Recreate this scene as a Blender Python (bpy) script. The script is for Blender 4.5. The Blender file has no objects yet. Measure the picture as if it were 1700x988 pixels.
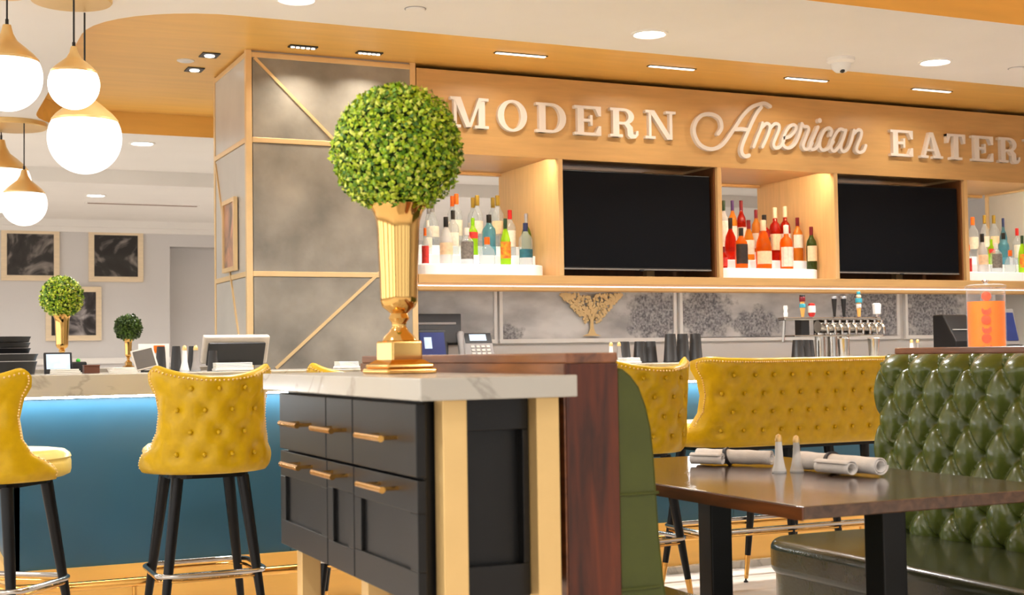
import bpy, bmesh, math, random
from math import sin, cos, pi, radians as R
from mathutils import Vector, Matrix
random.seed(7)
S = bpy.context.scene
C = S.collection

# ------------------------------------------------------------------ camera
F_PX, YAW, PITCH, ROLL, CAM_H = 2241.5, .42993, .041336, -.0148027, 1.125
cam_d = bpy.data.cameras.new('camera'); cam = bpy.data.objects.new('camera', cam_d); C.objects.link(cam)
cam_d.sensor_width = 36; cam_d.lens = F_PX*36/1700; cam_d.clip_start = .05; cam_d.clip_end = 200
fwd = Vector((sin(YAW)*cos(PITCH), cos(YAW)*cos(PITCH), sin(PITCH)))
rgt = Vector((cos(YAW), -sin(YAW), 0)); upv = rgt.cross(fwd)
r2 = rgt*cos(ROLL)+upv*sin(ROLL); u2 = -rgt*sin(ROLL)+upv*cos(ROLL)
m = Matrix((r2, u2, -fwd)).transposed().to_4x4(); m.translation = (0, 0, CAM_H)
cam.matrix_world = m
S.camera = cam
cam_d.dof.use_dof = True; cam_d.dof.focus_distance = 6.0; cam_d.dof.aperture_fstop = 5.6

# ------------------------------------------------------------------ world, big lights, exposure
S.view_settings.view_transform = 'Standard'; S.view_settings.look = 'None'
S.view_settings.gamma = 1; S.view_settings.use_curve_mapping = False
S.view_settings.exposure = -0.45
S.cycles.adaptive_threshold = .03; S.cycles.glossy_bounces = 3; S.cycles.max_bounces = 8
W = bpy.data.worlds.new('world'); S.world = W; W.use_nodes = True
W.node_tree.nodes['Background'].inputs[0].default_value = (.93, .97, 1, 1)
W.node_tree.nodes['Background'].inputs[1].default_value = 1.2
def area(name, loc, target, sx, sy, power, col=(1, 1, 1), spread=180):
    l = bpy.data.lights.new(name, 'AREA'); l.shape = 'RECTANGLE'; l.size = sx; l.size_y = sy
    l.energy = power; l.color = col; l.spread = R(spread)
    o = bpy.data.objects.new(name, l); C.objects.link(o); o.location = loc
    o.rotation_euler = (Vector(target)-Vector(loc)).to_track_quat('-Z', 'Y').to_euler()
    return o
# added area lamps at the unseen rear and left windows, standing in for daylight
FILL = 48
for x in (-3.2, -.4, 2.4, 5.2, 8.0):
    area('window_fill', (x, -4.42, 1.45), (x, 0, 1.45), 2.2, 2.0, FILL*.2, (1, .99, .97))
for y in (-2.6, .4, 3.4, 6.4, 9.4, 12.4):
    area('window_fill', (-4.92, y, 1.45), (0, y, 1.45), 2.2, 2.0, FILL*.8, (1, .98, .95))

# ------------------------------------------------------------------ helpers
def lin(r, g, b):
    f = lambda c: (c/255/12.92) if c/255 <= .04045 else ((c/255+.055)/1.055)**2.4
    return (f(r), f(g), f(b))
MATS = {}
def mat(name, col, rough=.5, metal=0, var=.06, scale=12, stretch=(1, 1, 1), bump=0, bscale=None, spec=.5, coat=0,
        col2=None, emit=0, emit_col=None, trans=0, alpha=1, detail=3, sss=0):
    m = bpy.data.materials.new(name); m.use_nodes = True; nt = m.node_tree; N = nt.nodes; L = nt.links
    p = N['Principled BSDF']
    tc = N.new('ShaderNodeTexCoord'); mp = N.new('ShaderNodeMapping'); mp.inputs['Scale'].default_value = stretch
    no = N.new('ShaderNodeTexNoise'); no.inputs['Scale'].default_value = scale; no.inputs['Detail'].default_value = detail
    L.new(tc.outputs['Object'], mp.inputs[0]); L.new(mp.outputs[0], no.inputs['Vector'])
    rp = N.new('ShaderNodeValToRGB'); L.new(no.outputs[0], rp.inputs[0])
    a = tuple(c*(1-var) for c in col); b = col2 or tuple(min(1, c*(1+var)) for c in col)
    rp.color_ramp.elements[0].position = .3; rp.color_ramp.elements[1].position = .7
    rp.color_ramp.elements[0].color = (*a, 1); rp.color_ramp.elements[1].color = (*b, 1)
    L.new(rp.outputs[0], p.inputs['Base Color'])
    p.inputs['Roughness'].default_value = rough; p.inputs['Metallic'].default_value = metal
    p.inputs['Specular IOR Level'].default_value = spec; p.inputs['Coat Weight'].default_value = coat
    p.inputs['Coat Roughness'].default_value = .1
    p.inputs['Transmission Weight'].default_value = trans; p.inputs['Alpha'].default_value = alpha
    if emit:
        p.inputs['Emission Color'].default_value = (*(emit_col or col), 1); p.inputs['Emission Strength'].default_value = emit
    if bump:
        n2 = N.new('ShaderNodeTexNoise'); n2.inputs['Scale'].default_value = bscale or scale*4
        L.new(mp.outputs[0], n2.inputs['Vector'])
        bp = N.new('ShaderNodeBump'); bp.inputs['Strength'].default_value = bump; bp.inputs['Distance'].default_value = .01
        L.new(n2.outputs[0], bp.inputs['Height']); L.new(bp.outputs[0], p.inputs['Normal'])
    MATS[name] = m
    return m
def glass(name, tint, mixf=.25, body=None, rough=.05):
    """clear or tinted vessel: tinted see-through plus a glossy coat, with some body colour"""
    m = bpy.data.materials.new(name); m.use_nodes = True; nt = m.node_tree; N = nt.nodes; L = nt.links
    p = N['Principled BSDF']; out = N['Material Output']
    tr = N.new('ShaderNodeBsdfTransparent'); tr.inputs[0].default_value = (*tint, 1)
    tc = N.new('ShaderNodeTexCoord'); no = N.new('ShaderNodeTexNoise'); no.inputs['Scale'].default_value = 9
    L.new(tc.outputs['Object'], no.inputs['Vector'])
    rp = N.new('ShaderNodeValToRGB'); L.new(no.outputs[0], rp.inputs[0]); b = body or tint
    rp.color_ramp.elements[0].color = (*[c*.85 for c in b], 1); rp.color_ramp.elements[1].color = (*b, 1)
    L.new(rp.outputs[0], p.inputs['Base Color']); p.inputs['Roughness'].default_value = rough
    fr = N.new('ShaderNodeFresnel'); fr.inputs[0].default_value = 1.45
    ad = N.new('ShaderNodeMath'); ad.operation = 'ADD'; ad.use_clamp = True; ad.inputs[1].default_value = mixf
    gm = N.new('ShaderNodeNewGeometry'); iv = N.new('ShaderNodeMath'); iv.operation = 'SUBTRACT'; iv.inputs[0].default_value = 1
    L.new(gm.outputs['Backfacing'], iv.inputs[1]); mu = N.new('ShaderNodeMath'); mu.operation = 'MULTIPLY'
    L.new(fr.outputs[0], mu.inputs[0]); L.new(iv.outputs[0], mu.inputs[1]); L.new(mu.outputs[0], ad.inputs[0])
    mx = N.new('ShaderNodeMixShader'); L.new(ad.outputs[0], mx.inputs[0]); L.new(tr.outputs[0], mx.inputs[1]); L.new(p.outputs[0], mx.inputs[2])
    L.new(mx.outputs[0], out.inputs[0]); MATS[name] = m
    return m
class G:
    def __init__(s): s.v = []; s.f = []
    def add(s, v, f):
        b = len(s.v); s.v += [tuple(p) for p in v]; s.f += [tuple(i+b for i in q) for q in f]; return s
    def box(s, x0, x1, y0, y1, z0, z1):
        return s.add([(x0, y0, z0), (x1, y0, z0), (x1, y1, z0), (x0, y1, z0), (x0, y0, z1), (x1, y0, z1), (x1, y1, z1), (x0, y1, z1)],
                     [(0, 3, 2, 1), (4, 5, 6, 7), (0, 1, 5, 4), (1, 2, 6, 5), (2, 3, 7, 6), (3, 0, 4, 7)])
    def prism_xz(s, P, y0, y1):
        n = len(P); a = sum(P[i][0]*P[(i+1) % n][1]-P[(i+1) % n][0]*P[i][1] for i in range(n))
        if a < 0: P = P[::-1]
        return s.add([(x, y0, z) for x, z in P]+[(x, y1, z) for x, z in P],
                     [tuple(range(n)), tuple(range(2*n-1, n-1, -1))]+[(i, i+n, (i+1) % n+n, (i+1) % n) for i in range(n)])
    def prism_xy(s, P, z0, z1):
        n = len(P); a = sum(P[i][0]*P[(i+1) % n][1]-P[(i+1) % n][0]*P[i][1] for i in range(n))
        if a < 0: P = P[::-1]
        return s.add([(x, y, z0) for x, y in P]+[(x, y, z1) for x, y in P],
                     [tuple(range(n-1, -1, -1)), tuple(range(n, 2*n))]+[(i, (i+1) % n, (i+1) % n+n, i+n) for i in range(n)])
    def prism_yz(s, P, x0, x1):
        n = len(P); a = sum(P[i][0]*P[(i+1) % n][1]-P[(i+1) % n][0]*P[i][1] for i in range(n))
        if a < 0: P = P[::-1]
        return s.add([(x0, y, z) for y, z in P]+[(x1, y, z) for y, z in P],
                     [tuple(range(n-1, -1, -1)), tuple(range(n, 2*n))]+[(i, (i+1) % n, (i+1) % n+n, i+n) for i in range(n)])
    def lathe(s, prof, n=20, cx=0, cy=0, z0=0, a0=0, a1=2*pi):
        full = abs(a1-a0-2*pi) < 1e-6; k = n if full else n+1
        v = []; f = []
        for r, z in prof:
            for i in range(k):
                a = a0+(a1-a0)*i/n; v.append((cx+r*cos(a), cy+r*sin(a), z0+z))
        for j in range(len(prof)-1):
            for i in range(n):
                i2 = (i+1) % k
                f.append((j*k+i, j*k+i2, (j+1)*k+i2, (j+1)*k+i))
        if full:
            if prof[0][0] > 1e-5: f.append(tuple(range(k-1, -1, -1)))
            if prof[-1][0] > 1e-5: f.append(tuple((len(prof)-1)*k+i for i in range(k)))
        return s.add(v, f)
    def tube(s, path, r, n=10, closed=False):
        P = [Vector(p) for p in path]; m_ = len(P); rr = r if isinstance(r, (list, tuple)) else [r]*m_
        v = []; f = []; prev = None
        for i, p in enumerate(P):
            if closed: t = P[(i+1) % m_]-P[i-1]
            else: t = P[min(i+1, m_-1)]-P[max(i-1, 0)]
            t.normalize()
            if prev is None: a = t.orthogonal().normalized()
            else: a = (prev-t*prev.dot(t)).normalized()
            prev = a; b = t.cross(a)
            for k in range(n):
                q = p+(a*cos(2*pi*k/n)+b*sin(2*pi*k/n))*rr[i]; v.append(tuple(q))
        for i in range(m_ if closed else m_-1):
            j = (i+1) % m_
            for k in range(n):
                f.append((i*n+k, i*n+(k+1) % n, j*n+(k+1) % n, j*n+k))
        if not closed: f += [tuple(range(n-1, -1, -1)), tuple((m_-1)*n+k for k in range(n))]
        return s.add(v, f)
    def grid(s, P):
        h = len(P); w = len(P[0]); v = [q for row in P for q in row]
        return s.add(v, [(j*w+i, j*w+i+1, (j+1)*w+i+1, (j+1)*w+i) for j in range(h-1) for i in range(w-1)])
    def sphere(s, c, r, n=10, m_=6, sz=1):
        return s.lathe([(r*sin(pi*j/m_), -r*sz*cos(pi*j/m_)) for j in range(m_+1)], n, c[0], c[1], c[2])
    def xform(s, mtx): s.v = [tuple(mtx @ Vector(p)) for p in s.v]; return s
def part(name, g, ma, parent=None, smooth=None, bevel=0, seg=2, kind=None, label=None):
    me = bpy.data.meshes.new(name); me.from_pydata(g.v, [], g.f); me.update()
    bm = bmesh.new(); bm.from_mesh(me); bmesh.ops.remove_doubles(bm, verts=bm.verts, dist=1e-6)
    bmesh.ops.recalc_face_normals(bm, faces=bm.faces); bm.to_mesh(me); bm.free()
    me.materials.append(MATS[ma] if isinstance(ma, str) else ma)
    if smooth is not None:
        for p in me.polygons: p.use_smooth = True
        me.set_sharp_from_angle(angle=R(smooth))
    o = bpy.data.objects.new(name, me); C.objects.link(o); o.parent = parent
    if bevel:
        b = o.modifiers.new('bevel', 'BEVEL'); b.width = bevel; b.segments = seg; b.limit_method = 'ANGLE'; b.angle_limit = R(40)
    if kind: o['kind'] = kind
    if label: o['label'] = label
    return o
def tag(o, label, cat, group=None, kind=None):
    o['label'] = label; o['category'] = cat
    if group: o['group'] = group
    if kind: o['kind'] = kind
    return o
def thing(name, label, cat, loc=(0, 0, 0), rz=0, group=None, kind=None):
    o = bpy.data.objects.new(name, None); C.objects.link(o); o.location = loc; o.rotation_euler = (0, 0, rz)
    o.empty_display_size = .1
    return tag(o, label, cat, group, kind)
def struct(name, g, ma, label, cat, parent=None, **k):
    o = part(name, g, ma, parent, kind='structure', **k); o['label'] = label; o['category'] = cat; return o
def copy_tree(o, loc, rz, label, parent=None):
    def rec(s, par):
        c = s.copy(); C.objects.link(c); c.parent = par
        for ch in list(s.children): rec(ch, c)
        return c
    c = rec(o, parent); c.location = loc; c.rotation_euler = (0, 0, rz); c['label'] = label
    return c
def rrect(x0, x1, y0, y1, r, n=6, corners=(1, 1, 1, 1)):
    P = []
    for k, (cx, cy, a) in enumerate(((x1-r, y1-r, 0), (x0+r, y1-r, 90), (x0+r, y0+r, 180), (x1-r, y0+r, 270))):
        if not corners[k]: P.append(((x1, y1), (x0, y1), (x0, y0), (x1, y0))[k]); continue
        for i in range(n+1):
            t = R(a+90*i/n); P.append((cx+r*cos(t), cy+r*sin(t)))
    return P
def interp(T, x):
    if x <= T[0][0]: return T[0][1]
    for (a, b), (c, d) in zip(T, T[1:]):
        if x <= c: return b+(d-b)*(x-a)/(c-a)
    return T[-1][1]
def catmull(P, k=5):
    Q = []
    for i in range(len(P)-1):
        p0, p1, p2, p3 = P[max(i-1, 0)], P[i], P[i+1], P[min(i+2, len(P)-1)]
        for j in range(k):
            t = j/k
            Q.append(tuple(.5*(2*b+(c-a)*t+(2*a-5*b+4*c-d)*t*t+(3*b-a-3*c+d)*t**3) for a, b, c, d in zip(p0, p1, p2, p3)))
    return Q+[P[-1]]

# ------------------------------------------------------------------ materials
mat('ceiling_paint', lin(240, 235, 228), .7, var=.02, scale=2)
mat('wall_paint', lin(214, 210, 207), .7, var=.02, scale=2)
mat('floor_tile', lin(208, 198, 188), .35, var=.08, scale=5, bump=.05)
mat('maple', lin(212, 168, 108), .38, var=.07, scale=3, stretch=(1.2, 12, 12), detail=5)
mat('maple_v', lin(224, 182, 124), .4, var=.07, scale=3, stretch=(14, 14, 1.2), detail=5)
mat('soffit_wood', lin(250, 196, 102), .33, var=.05, scale=2, stretch=(1, 9, 9), detail=4)
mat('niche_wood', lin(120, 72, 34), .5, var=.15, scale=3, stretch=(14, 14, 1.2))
mat('stone', lin(146, 140, 129), .6, var=.46, scale=2.6, detail=9, bump=.06, bscale=40)
mat('stone_reflection_tint', lin(198, 195, 188), .3, var=.08, scale=3.2, detail=9)  # paler than the stone: reflections in the side panels are painted in
mat('brass_trim', lin(236, 204, 152), .35, .35, var=.04)
mat('brass', lin(226, 172, 92), .16, 1, var=.04, scale=6)
mat('satin_brass', lin(236, 198, 132), .34, .5, var=.04, scale=6)
mat('polished_gold', lin(236, 188, 112), .1, 1, var=.05, scale=3)
mat('steel', lin(200, 196, 190), .22, 1, var=.05)
mat('dark_steel', lin(60, 58, 56), .35, .9)
mat('teal_panel', lin(42, 90, 114), .42, var=.05, scale=2, coat=.15)
mat('yellow_leather', lin(200, 160, 0), .38, var=.07, scale=30, bump=.05, bscale=160, coat=.08, spec=.35)
mat('lit_yellow_leather', lin(226, 196, 96), .34, var=.05, scale=30, coat=.2)  # same yellow leather, with the bright light on the seats painted in
mat('green_leather', lin(82, 94, 36), .26, var=.1, scale=14, bump=.06, bscale=120, coat=.25)
mat('green_seat', lin(54, 58, 34), .25, var=.14, scale=10, bump=.06, bscale=90, coat=.3)
mat('green_side', lin(70, 77, 18), .55, var=.08, scale=14, bump=.05, bscale=120)
mat('black_paint', lin(19, 18, 17), .36, var=.06, spec=.35)
mat('black_wood', lin(13, 12, 12), .35, var=.1, stretch=(10, 10, 1), spec=.3)
mat('black_plastic', lin(24, 24, 26), .4)
mat('black_cup', lin(30, 29, 29), .45)
mat('screen_black', lin(7, 9, 15), .55, var=.03, spec=.12)
mat('grey_plastic', lin(150, 144, 140), .45)
mat('silver_plastic', lin(206, 198, 188), .35)
mat('white_plastic', lin(235, 233, 230), .4, var=.02)
mat('white_cloth', lin(236, 230, 224), .85, var=.04, scale=40, bump=.15, bscale=260)
mat('white_letter', lin(238, 230, 222), .5, var=.02)
mat('frame_wood', lin(236, 214, 180), .5, var=.05, stretch=(1, 1, 6))
mat('pocket_grey', lin(190, 190, 192), .5)
mat('dark_band', lin(50, 46, 48), .6)
mat('paper', lin(240, 236, 226), .7, var=.02)
mat('red', lin(200, 34, 30), .4); mat('orange', lin(250, 110, 10), .45); mat('blue_cap', lin(40, 50, 96), .4)
mat('gold_cap', lin(170, 140, 50), .4, .4); mat('black_cap', lin(24, 22, 22), .45); mat('dark_red', lin(120, 16, 26), .45)
mat('pale_cap', lin(240, 214, 180), .5); mat('silver_cap', lin(200, 200, 205), .3, .8); mat('green_cap', lin(30, 60, 34), .45)
mat('white_cap', lin(238, 234, 226), .45); mat('purple', lin(70, 36, 100), .45); mat('brown', lin(96, 52, 34), .5)
mat('label_white', lin(236, 226, 212), .6, var=.1, scale=60); mat('label_cream', lin(246, 214, 176), .6, var=.1, scale=60)
mat('label_dark', lin(44, 36, 34), .6, var=.3, scale=60); mat('label_teal', lin(34, 100, 120), .6, var=.15, scale=60)
mat('label_yellow', lin(226, 210, 30), .6, var=.25, scale=40, col2=lin(226, 80, 40)); mat('label_grey', lin(120, 116, 112), .6, var=.4, scale=70)
mat('label_green', lin(70, 190, 60), .6, var=.1); mat('label_red', lin(206, 50, 44), .6, var=.2, scale=60)
mat('acrylic_lit', lin(250, 250, 252), .4, var=.01, emit=.3, emit_col=(1, 1, 1))
mat('led_white', (1, 1, 1), .5, emit=12, emit_col=(1, .98, .95)); mat('led_dots', (1, 1, 1), .5, emit=5, emit_col=(1, .97, .9))
mat('led_under', (1, 1, 1), .5, emit=30, emit_col=(.94, .97, 1))
mat('niche_fill_glow', (1, 1, 1), .5, emit=190, emit_col=(1, .88, .66))  # glow for the unseen strips added inside the niches
mat('led_soft', (1, 1, 1), .5, emit=2.2, emit_col=(.98, .97, 1))
mat('led_bar', (1, 1, 1), .5, emit=62, emit_col=(.95, .98, 1))
mat('downlight_lens', (1, 1, 1), .5, emit=9, emit_col=(1, .97, .92))
mat('opal_glass', (.95, .95, .93), .3, emit=2.6, emit_col=(1, .965, .92))
mat('screen_blue', lin(36, 46, 92), .25, emit=.35, emit_col=lin(60, 80, 150), var=.1)
mat('screen_pale', lin(190, 210, 225), .3, emit=.6, emit_col=lin(200, 220, 235), var=.15, scale=30)
mat('screen_grey', lin(92, 86, 80), .3, var=.05)
mat('topiary_core', lin(34, 58, 12), .9)
mat('emblem_gold', lin(224, 194, 140), .45, .15, var=.05)
mat('fruit', lin(214, 70, 4), .4, var=.35, scale=40)
mat('teal_paint', lin(60, 160, 180), .45); mat('amber_paint', lin(236, 172, 90), .45)
glass('glass_clear', (.9, .93, .95), .2, (.84, .87, .9)); glass('glass_white', (.95, .95, .94), .4, (.93, .92, .9), .2)
glass('glass_blue', (.42, .72, .82), .35, lin(110, 170, 190)); glass('glass_lime', (.7, .95, .2), .4, lin(180, 230, 40))
glass('glass_green', (.35, .5, .1), .5, lin(90, 120, 20)); glass('glass_amber', (1, .42, .05), .4, lin(240, 110, 10))
glass('glass_red', (.85, .12, .04), .4, lin(190, 36, 14)); glass('glass_honey', (1, .6, .16), .4, lin(250, 160, 50))
glass('glass_darkgreen', (.25, .35, .08), .55, lin(60, 80, 24)); glass('acrylic_clear', (.98, .985, .99), .01, (.9, .92, .94))

mat('glowing_orange_drink', lin(255, 120, 0), .4, var=.05, spec=.15, emit=.22, emit_col=lin(255, 124, 0))  # slight glow put into the drink colour, though it is no lamp
def marble():
    m = mat('marble', lin(188, 182, 170), .22, var=.03, scale=3, coat=.2); nt = m.node_tree; N = nt.nodes; L = nt.links
    tc = N['Texture Coordinate']; no = N.new('ShaderNodeTexNoise'); no.inputs['Scale'].default_value = 2.4; no.inputs['Detail'].default_value = 8
    no.inputs['Distortion'].default_value = 1.6; L.new(tc.outputs['Object'], no.inputs['Vector'])
    rp = N.new('ShaderNodeValToRGB'); e = rp.color_ramp.elements; e[0].position = .47; e[0].color = (1, 1, 1, 1); e[1].position = .53; e[1].color = (1, 1, 1, 1)
    k = e.new(.5); k.color = (.62, .6, .58, 1); L.new(no.outputs[0], rp.inputs[0])
    mx = N.new('ShaderNodeMix'); mx.data_type = 'RGBA'; mx.blend_type = 'MULTIPLY'; mx.inputs[0].default_value = .7
    L.new(N['Color Ramp'].outputs[0], mx.inputs[6]); L.new(rp.outputs[0], mx.inputs[7]); L.new(mx.outputs[2], N['Principled BSDF'].inputs['Base Color'])
marble()
def wood(name, c1, c2, rough, stretch, scale=3, coat=.3):
    m = mat(name, c1, rough, var=0, col2=c2, scale=scale, stretch=stretch, detail=6, coat=coat, bump=.04, bscale=scale*3)
    m.node_tree.nodes['Noise Texture'].inputs['Distortion'].default_value = .8
    return m
wood('walnut', lin(42, 15, 2), lin(104, 42, 8), .45, (9, 9, 1.1), coat=.05)
wood('walnut_h', lin(92, 54, 30), lin(150, 92, 52), .28, (9, 1.1, 9))
wood('table_wood', lin(62, 42, 28), lin(96, 66, 44), .16, (10, 1.2, 10), coat=.5)
wood('table_edge', lin(70, 38, 20), lin(120, 66, 32), .3, (10, 1.2, 10))
def leaves(name, cols):
    m = bpy.data.materials.new(name); m.use_nodes = True; nt = m.node_tree; N = nt.nodes; L = nt.links
    g = N.new('ShaderNodeNewGeometry'); rp = N.new('ShaderNodeValToRGB'); L.new(g.outputs['Random Per Island'], rp.inputs[0])
    e = rp.color_ramp.elements; e[0].color = (*cols[0], 1); e[1].color = (*cols[-1], 1)
    for i, c in enumerate(cols[1:-1]): k = e.new((i+1)/(len(cols)-1)); k.color = (*c, 1)
    p = N['Principled BSDF']; L.new(rp.outputs[0], p.inputs['Base Color']); p.inputs['Roughness'].default_value = .4
    MATS[name] = m
leaves('box_leaf', [lin(58, 104, 14), lin(104, 154, 16), lin(158, 190, 20), lin(196, 214, 40), lin(226, 232, 110)])
leaves('box_leaf_dark', [lin(36, 62, 12), lin(60, 92, 14), lin(86, 118, 20)])
def mural():
    m = bpy.data.materials.new('mural_print'); m.use_nodes = True; nt = m.node_tree; N = nt.nodes; L = nt.links; p = N['Principled BSDF']
    tc = N.new('ShaderNodeTexCoord')
    def noise(sc, det=6, st=(1, 1, 1)):
        mp = N.new('ShaderNodeMapping'); mp.inputs['Scale'].default_value = st; L.new(tc.outputs['Object'], mp.inputs[0])
        n = N.new('ShaderNodeTexNoise'); n.inputs['Scale'].default_value = sc; n.inputs['Detail'].default_value = det
        L.new(mp.outputs[0], n.inputs['Vector']); return n
    cl = noise(2.6, 7, (1, 1, 2.2)); rp = N.new('ShaderNodeValToRGB'); L.new(cl.outputs[0], rp.inputs[0])
    e = rp.color_ramp.elements; e[0].position = .32; e[0].color = (*lin(158, 157, 158), 1); e[1].position = .68; e[1].color = (*lin(222, 221, 220), 1)
    big = noise(16, 5); leaf = noise(70, 3)
    mask = None
    for cx, cz, rx, rz in ((4.86, 1.38, .26, .17), (5.22, 1.40, .27, .19), (5.66, 1.30, .2, .12), (6.75, 1.42, .34, .26), (7.3, 1.4, .3, .24), (3.7, 1.25, .1, .08), (3.2, 1.2, .2, .06)):
        s = N.new('ShaderNodeVectorMath'); s.operation = 'SUBTRACT'; s.inputs[1].default_value = (cx, 8.149, cz); L.new(tc.outputs['Object'], s.inputs[0])
        d = N.new('ShaderNodeVectorMath'); d.operation = 'MULTIPLY'; d.inputs[1].default_value = (1/rx, 0, 1/rz); L.new(s.outputs[0], d.inputs[0])
        l = N.new('ShaderNodeVectorMath'); l.operation = 'LENGTH'; L.new(d.outputs[0], l.inputs[0])
        a = N.new('ShaderNodeMath'); a.operation = 'MULTIPLY_ADD'; a.inputs[1].default_value = 1.6; L.new(big.outputs[0], a.inputs[0]); L.new(l.outputs['Value'], a.inputs[2])
        r = N.new('ShaderNodeMapRange'); r.inputs[1].default_value = 1.95; r.inputs[2].default_value = 1.55; L.new(a.outputs[0], r.inputs[0])
        if mask is None: mask = r.outputs[0]
        else:
            x = N.new('ShaderNodeMath'); x.operation = 'MAXIMUM'; L.new(mask, x.inputs[0]); L.new(r.outputs[0], x.inputs[1]); mask = x.outputs[0]
    lr = N.new('ShaderNodeValToRGB'); L.new(leaf.outputs[0], lr.inputs[0]); e = lr.color_ramp.elements
    e[0].position = .35; e[0].color = (*lin(98, 98, 103), 1); e[1].position = .7; e[1].color = (*lin(180, 179, 182), 1)
    mx = N.new('ShaderNodeMix'); mx.data_type = 'RGBA'; L.new(mask, mx.inputs[0]); L.new(rp.outputs[0], mx.inputs[6]); L.new(lr.outputs[0], mx.inputs[7])
    L.new(mx.outputs[2], p.inputs['Base Color']); p.inputs['Roughness'].default_value = .6; MATS['mural_print'] = m
mural()
def art(name, sc, c1, c2, c3=None, seed=0):
    m = mat(name, c1, .3, var=0, col2=c2, scale=sc, detail=5); n = m.node_tree.nodes
    n['Noise Texture'].inputs['Distortion'].default_value = 1.5; n['Mapping'].inputs['Location'].default_value = (seed, seed*2, seed)
    if c3: k = n['Color Ramp'].color_ramp.elements.new(.5); k.color = (*c3, 1)
    n['Color Ramp'].color_ramp.elements[0].position = .34
art('art_grey', 3.0, lin(30, 27, 27), lin(170, 160, 152), lin(48, 44, 42), 3.1)
art('art_portrait', 2.6, lin(28, 25, 26), lin(186, 176, 168), lin(40, 38, 38), 7.7)
art('art_red', 4, lin(34, 30, 32), lin(190, 182, 180), lin(60, 56, 58), 1.3)
art('art_reflected', 4, lin(120, 100, 90), lin(236, 170, 130), lin(190, 140, 110), 5.3)  # print for the frame that models a reflection on the column

# ================================================================== THE ROOM
Z1, Z2 = 2.694, 2.844            # white ceiling, top of the timber-lined recesses
X0, X1, Y0, Y1 = -5.0, 10.5, -4.5, 14.6
struct('floor', G().box(X0, X1, Y0, 15.4, -.1, 0), 'floor_tile', 'pale stone-coloured floor', 'floor')
RC1 = rrect(.82, 9.6, 6.1, 9.6, .62, 10)
RC2 = rrect(1.2, 9.6, 1.6, 4.91, .5, 8)
def ceiling_mesh():
    bm = bmesh.new(); es = []
    for loop in ([(X0, Y0), (X1, Y0), (X1, 11.48), (X0, 11.48)], RC1, RC2):
        vs = [bm.verts.new((x, y, Z1)) for x, y in loop]
        es += [bm.edges.new((vs[i], vs[(i+1) % len(vs)])) for i in range(len(vs))]
    bmesh.ops.triangle_fill(bm, edges=es, use_beauty=True)
    g = G(); bm.verts.index_update(); g.add([v.co[:] for v in bm.verts], [[v.index for v in f.verts] for f in bm.faces]); bm.free()
    return g
ceil = struct('ceiling', ceiling_mesh(), 'ceiling_paint', 'white painted ceiling', 'ceiling')
part('ceiling_step', G().box(X0, X1, 11.48, Y1+.8, 2.573, 2.75), 'ceiling_paint', ceil)
part('crown_moulding', G().box(X0, X1, 14.48, 14.6, 2.50, 2.573).box(X0, X1, 14.54, 14.6, 2.45, 2.5), 'ceiling_paint', ceil)
for loop, nm in ((RC1, 'recess_over_bar'), (RC2, 'recess_over_booths')):
    n = len(loop); g = G()
    g.add([(x, y, Z1) for x, y in loop]+[(x, y, Z2) for x, y in loop], [(i, (i+1) % n, (i+1) % n+n, i+n) for i in range(n)]+[tuple(n+i for i in range(n))])
    part('timber_recess', g, 'soffit_wood', ceil)
roof = part('roof_slab', G().box(X0, X1, Y0, 15.4, 2.86, 2.95), 'ceiling_paint', ceil)
# far wall with a recessed alcove on its right
wf = struct('wall_far', G().box(X0, 2.68, Y1, Y1+.15, 0, 2.75).box(2.68, X1, Y1, Y1+.15, 2.32, 2.75).box(2.6, 2.68, Y1+.1, 15.3, 0, 2.4).box(2.6, X1, 14.95, 15.1, 0, 2.4).box(2.6, X1, Y1+.1, 15.3, 2.32, 2.4),
            'wall_paint', 'pale grey far wall with an alcove', 'wall')
part('chair_rail', G().box(X0, 2.68, Y1-.03, Y1, 1.08, 1.14), 'ceiling_paint', wf)
# rear and side walls with windows (behind the camera and out of frame)
def windowed(name, along, at, a0, a1, centres, label):
    g = G(); t = .12; z0, z1, hw = .45, 2.45, 1.1
    def bx(p, q, zz0, zz1):
        if along == 'x': g.box(p, q, at-t if at < 0 else at, at if at < 0 else at+t, zz0, zz1)
        else: g.box(at-t, at, p, q, zz0, zz1)
    bx(a0, a1, 0, z0); bx(a0, a1, z1, 2.75); p = a0
    for c in centres: bx(p, c-hw, z0, z1); p = c+hw
    bx(p, a1, z0, z1)
    w = struct(name, g, 'wall_paint', label, 'wall')
    for c in centres:
        k = G()
        for s in (-hw, -.03, hw-.06):
            if along == 'x': k.box(c+s, c+s+.06, at-.09, at-.03, z0, z1)
            else: k.box(at-.09, at-.03, c+s, c+s+.06, z0, z1)
        part('window_frame', k, 'black_paint', w)
windowed('wall_rear', 'x', Y0, X0, X1, (-3.2, -.4, 2.4, 5.2, 8.0), 'grey rear wall with a row of windows')
windowed('wall_left', 'y', X0, Y0, Y1, (-2.6, .4, 3.4, 6.4, 9.4, 12.4), 'grey left wall with a row of windows')
struct('wall_right', G().box(X1, X1+.12, Y0, 15.4, 0, 2.9), 'wall_paint', 'grey right wall beyond the bar', 'wall')

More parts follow.
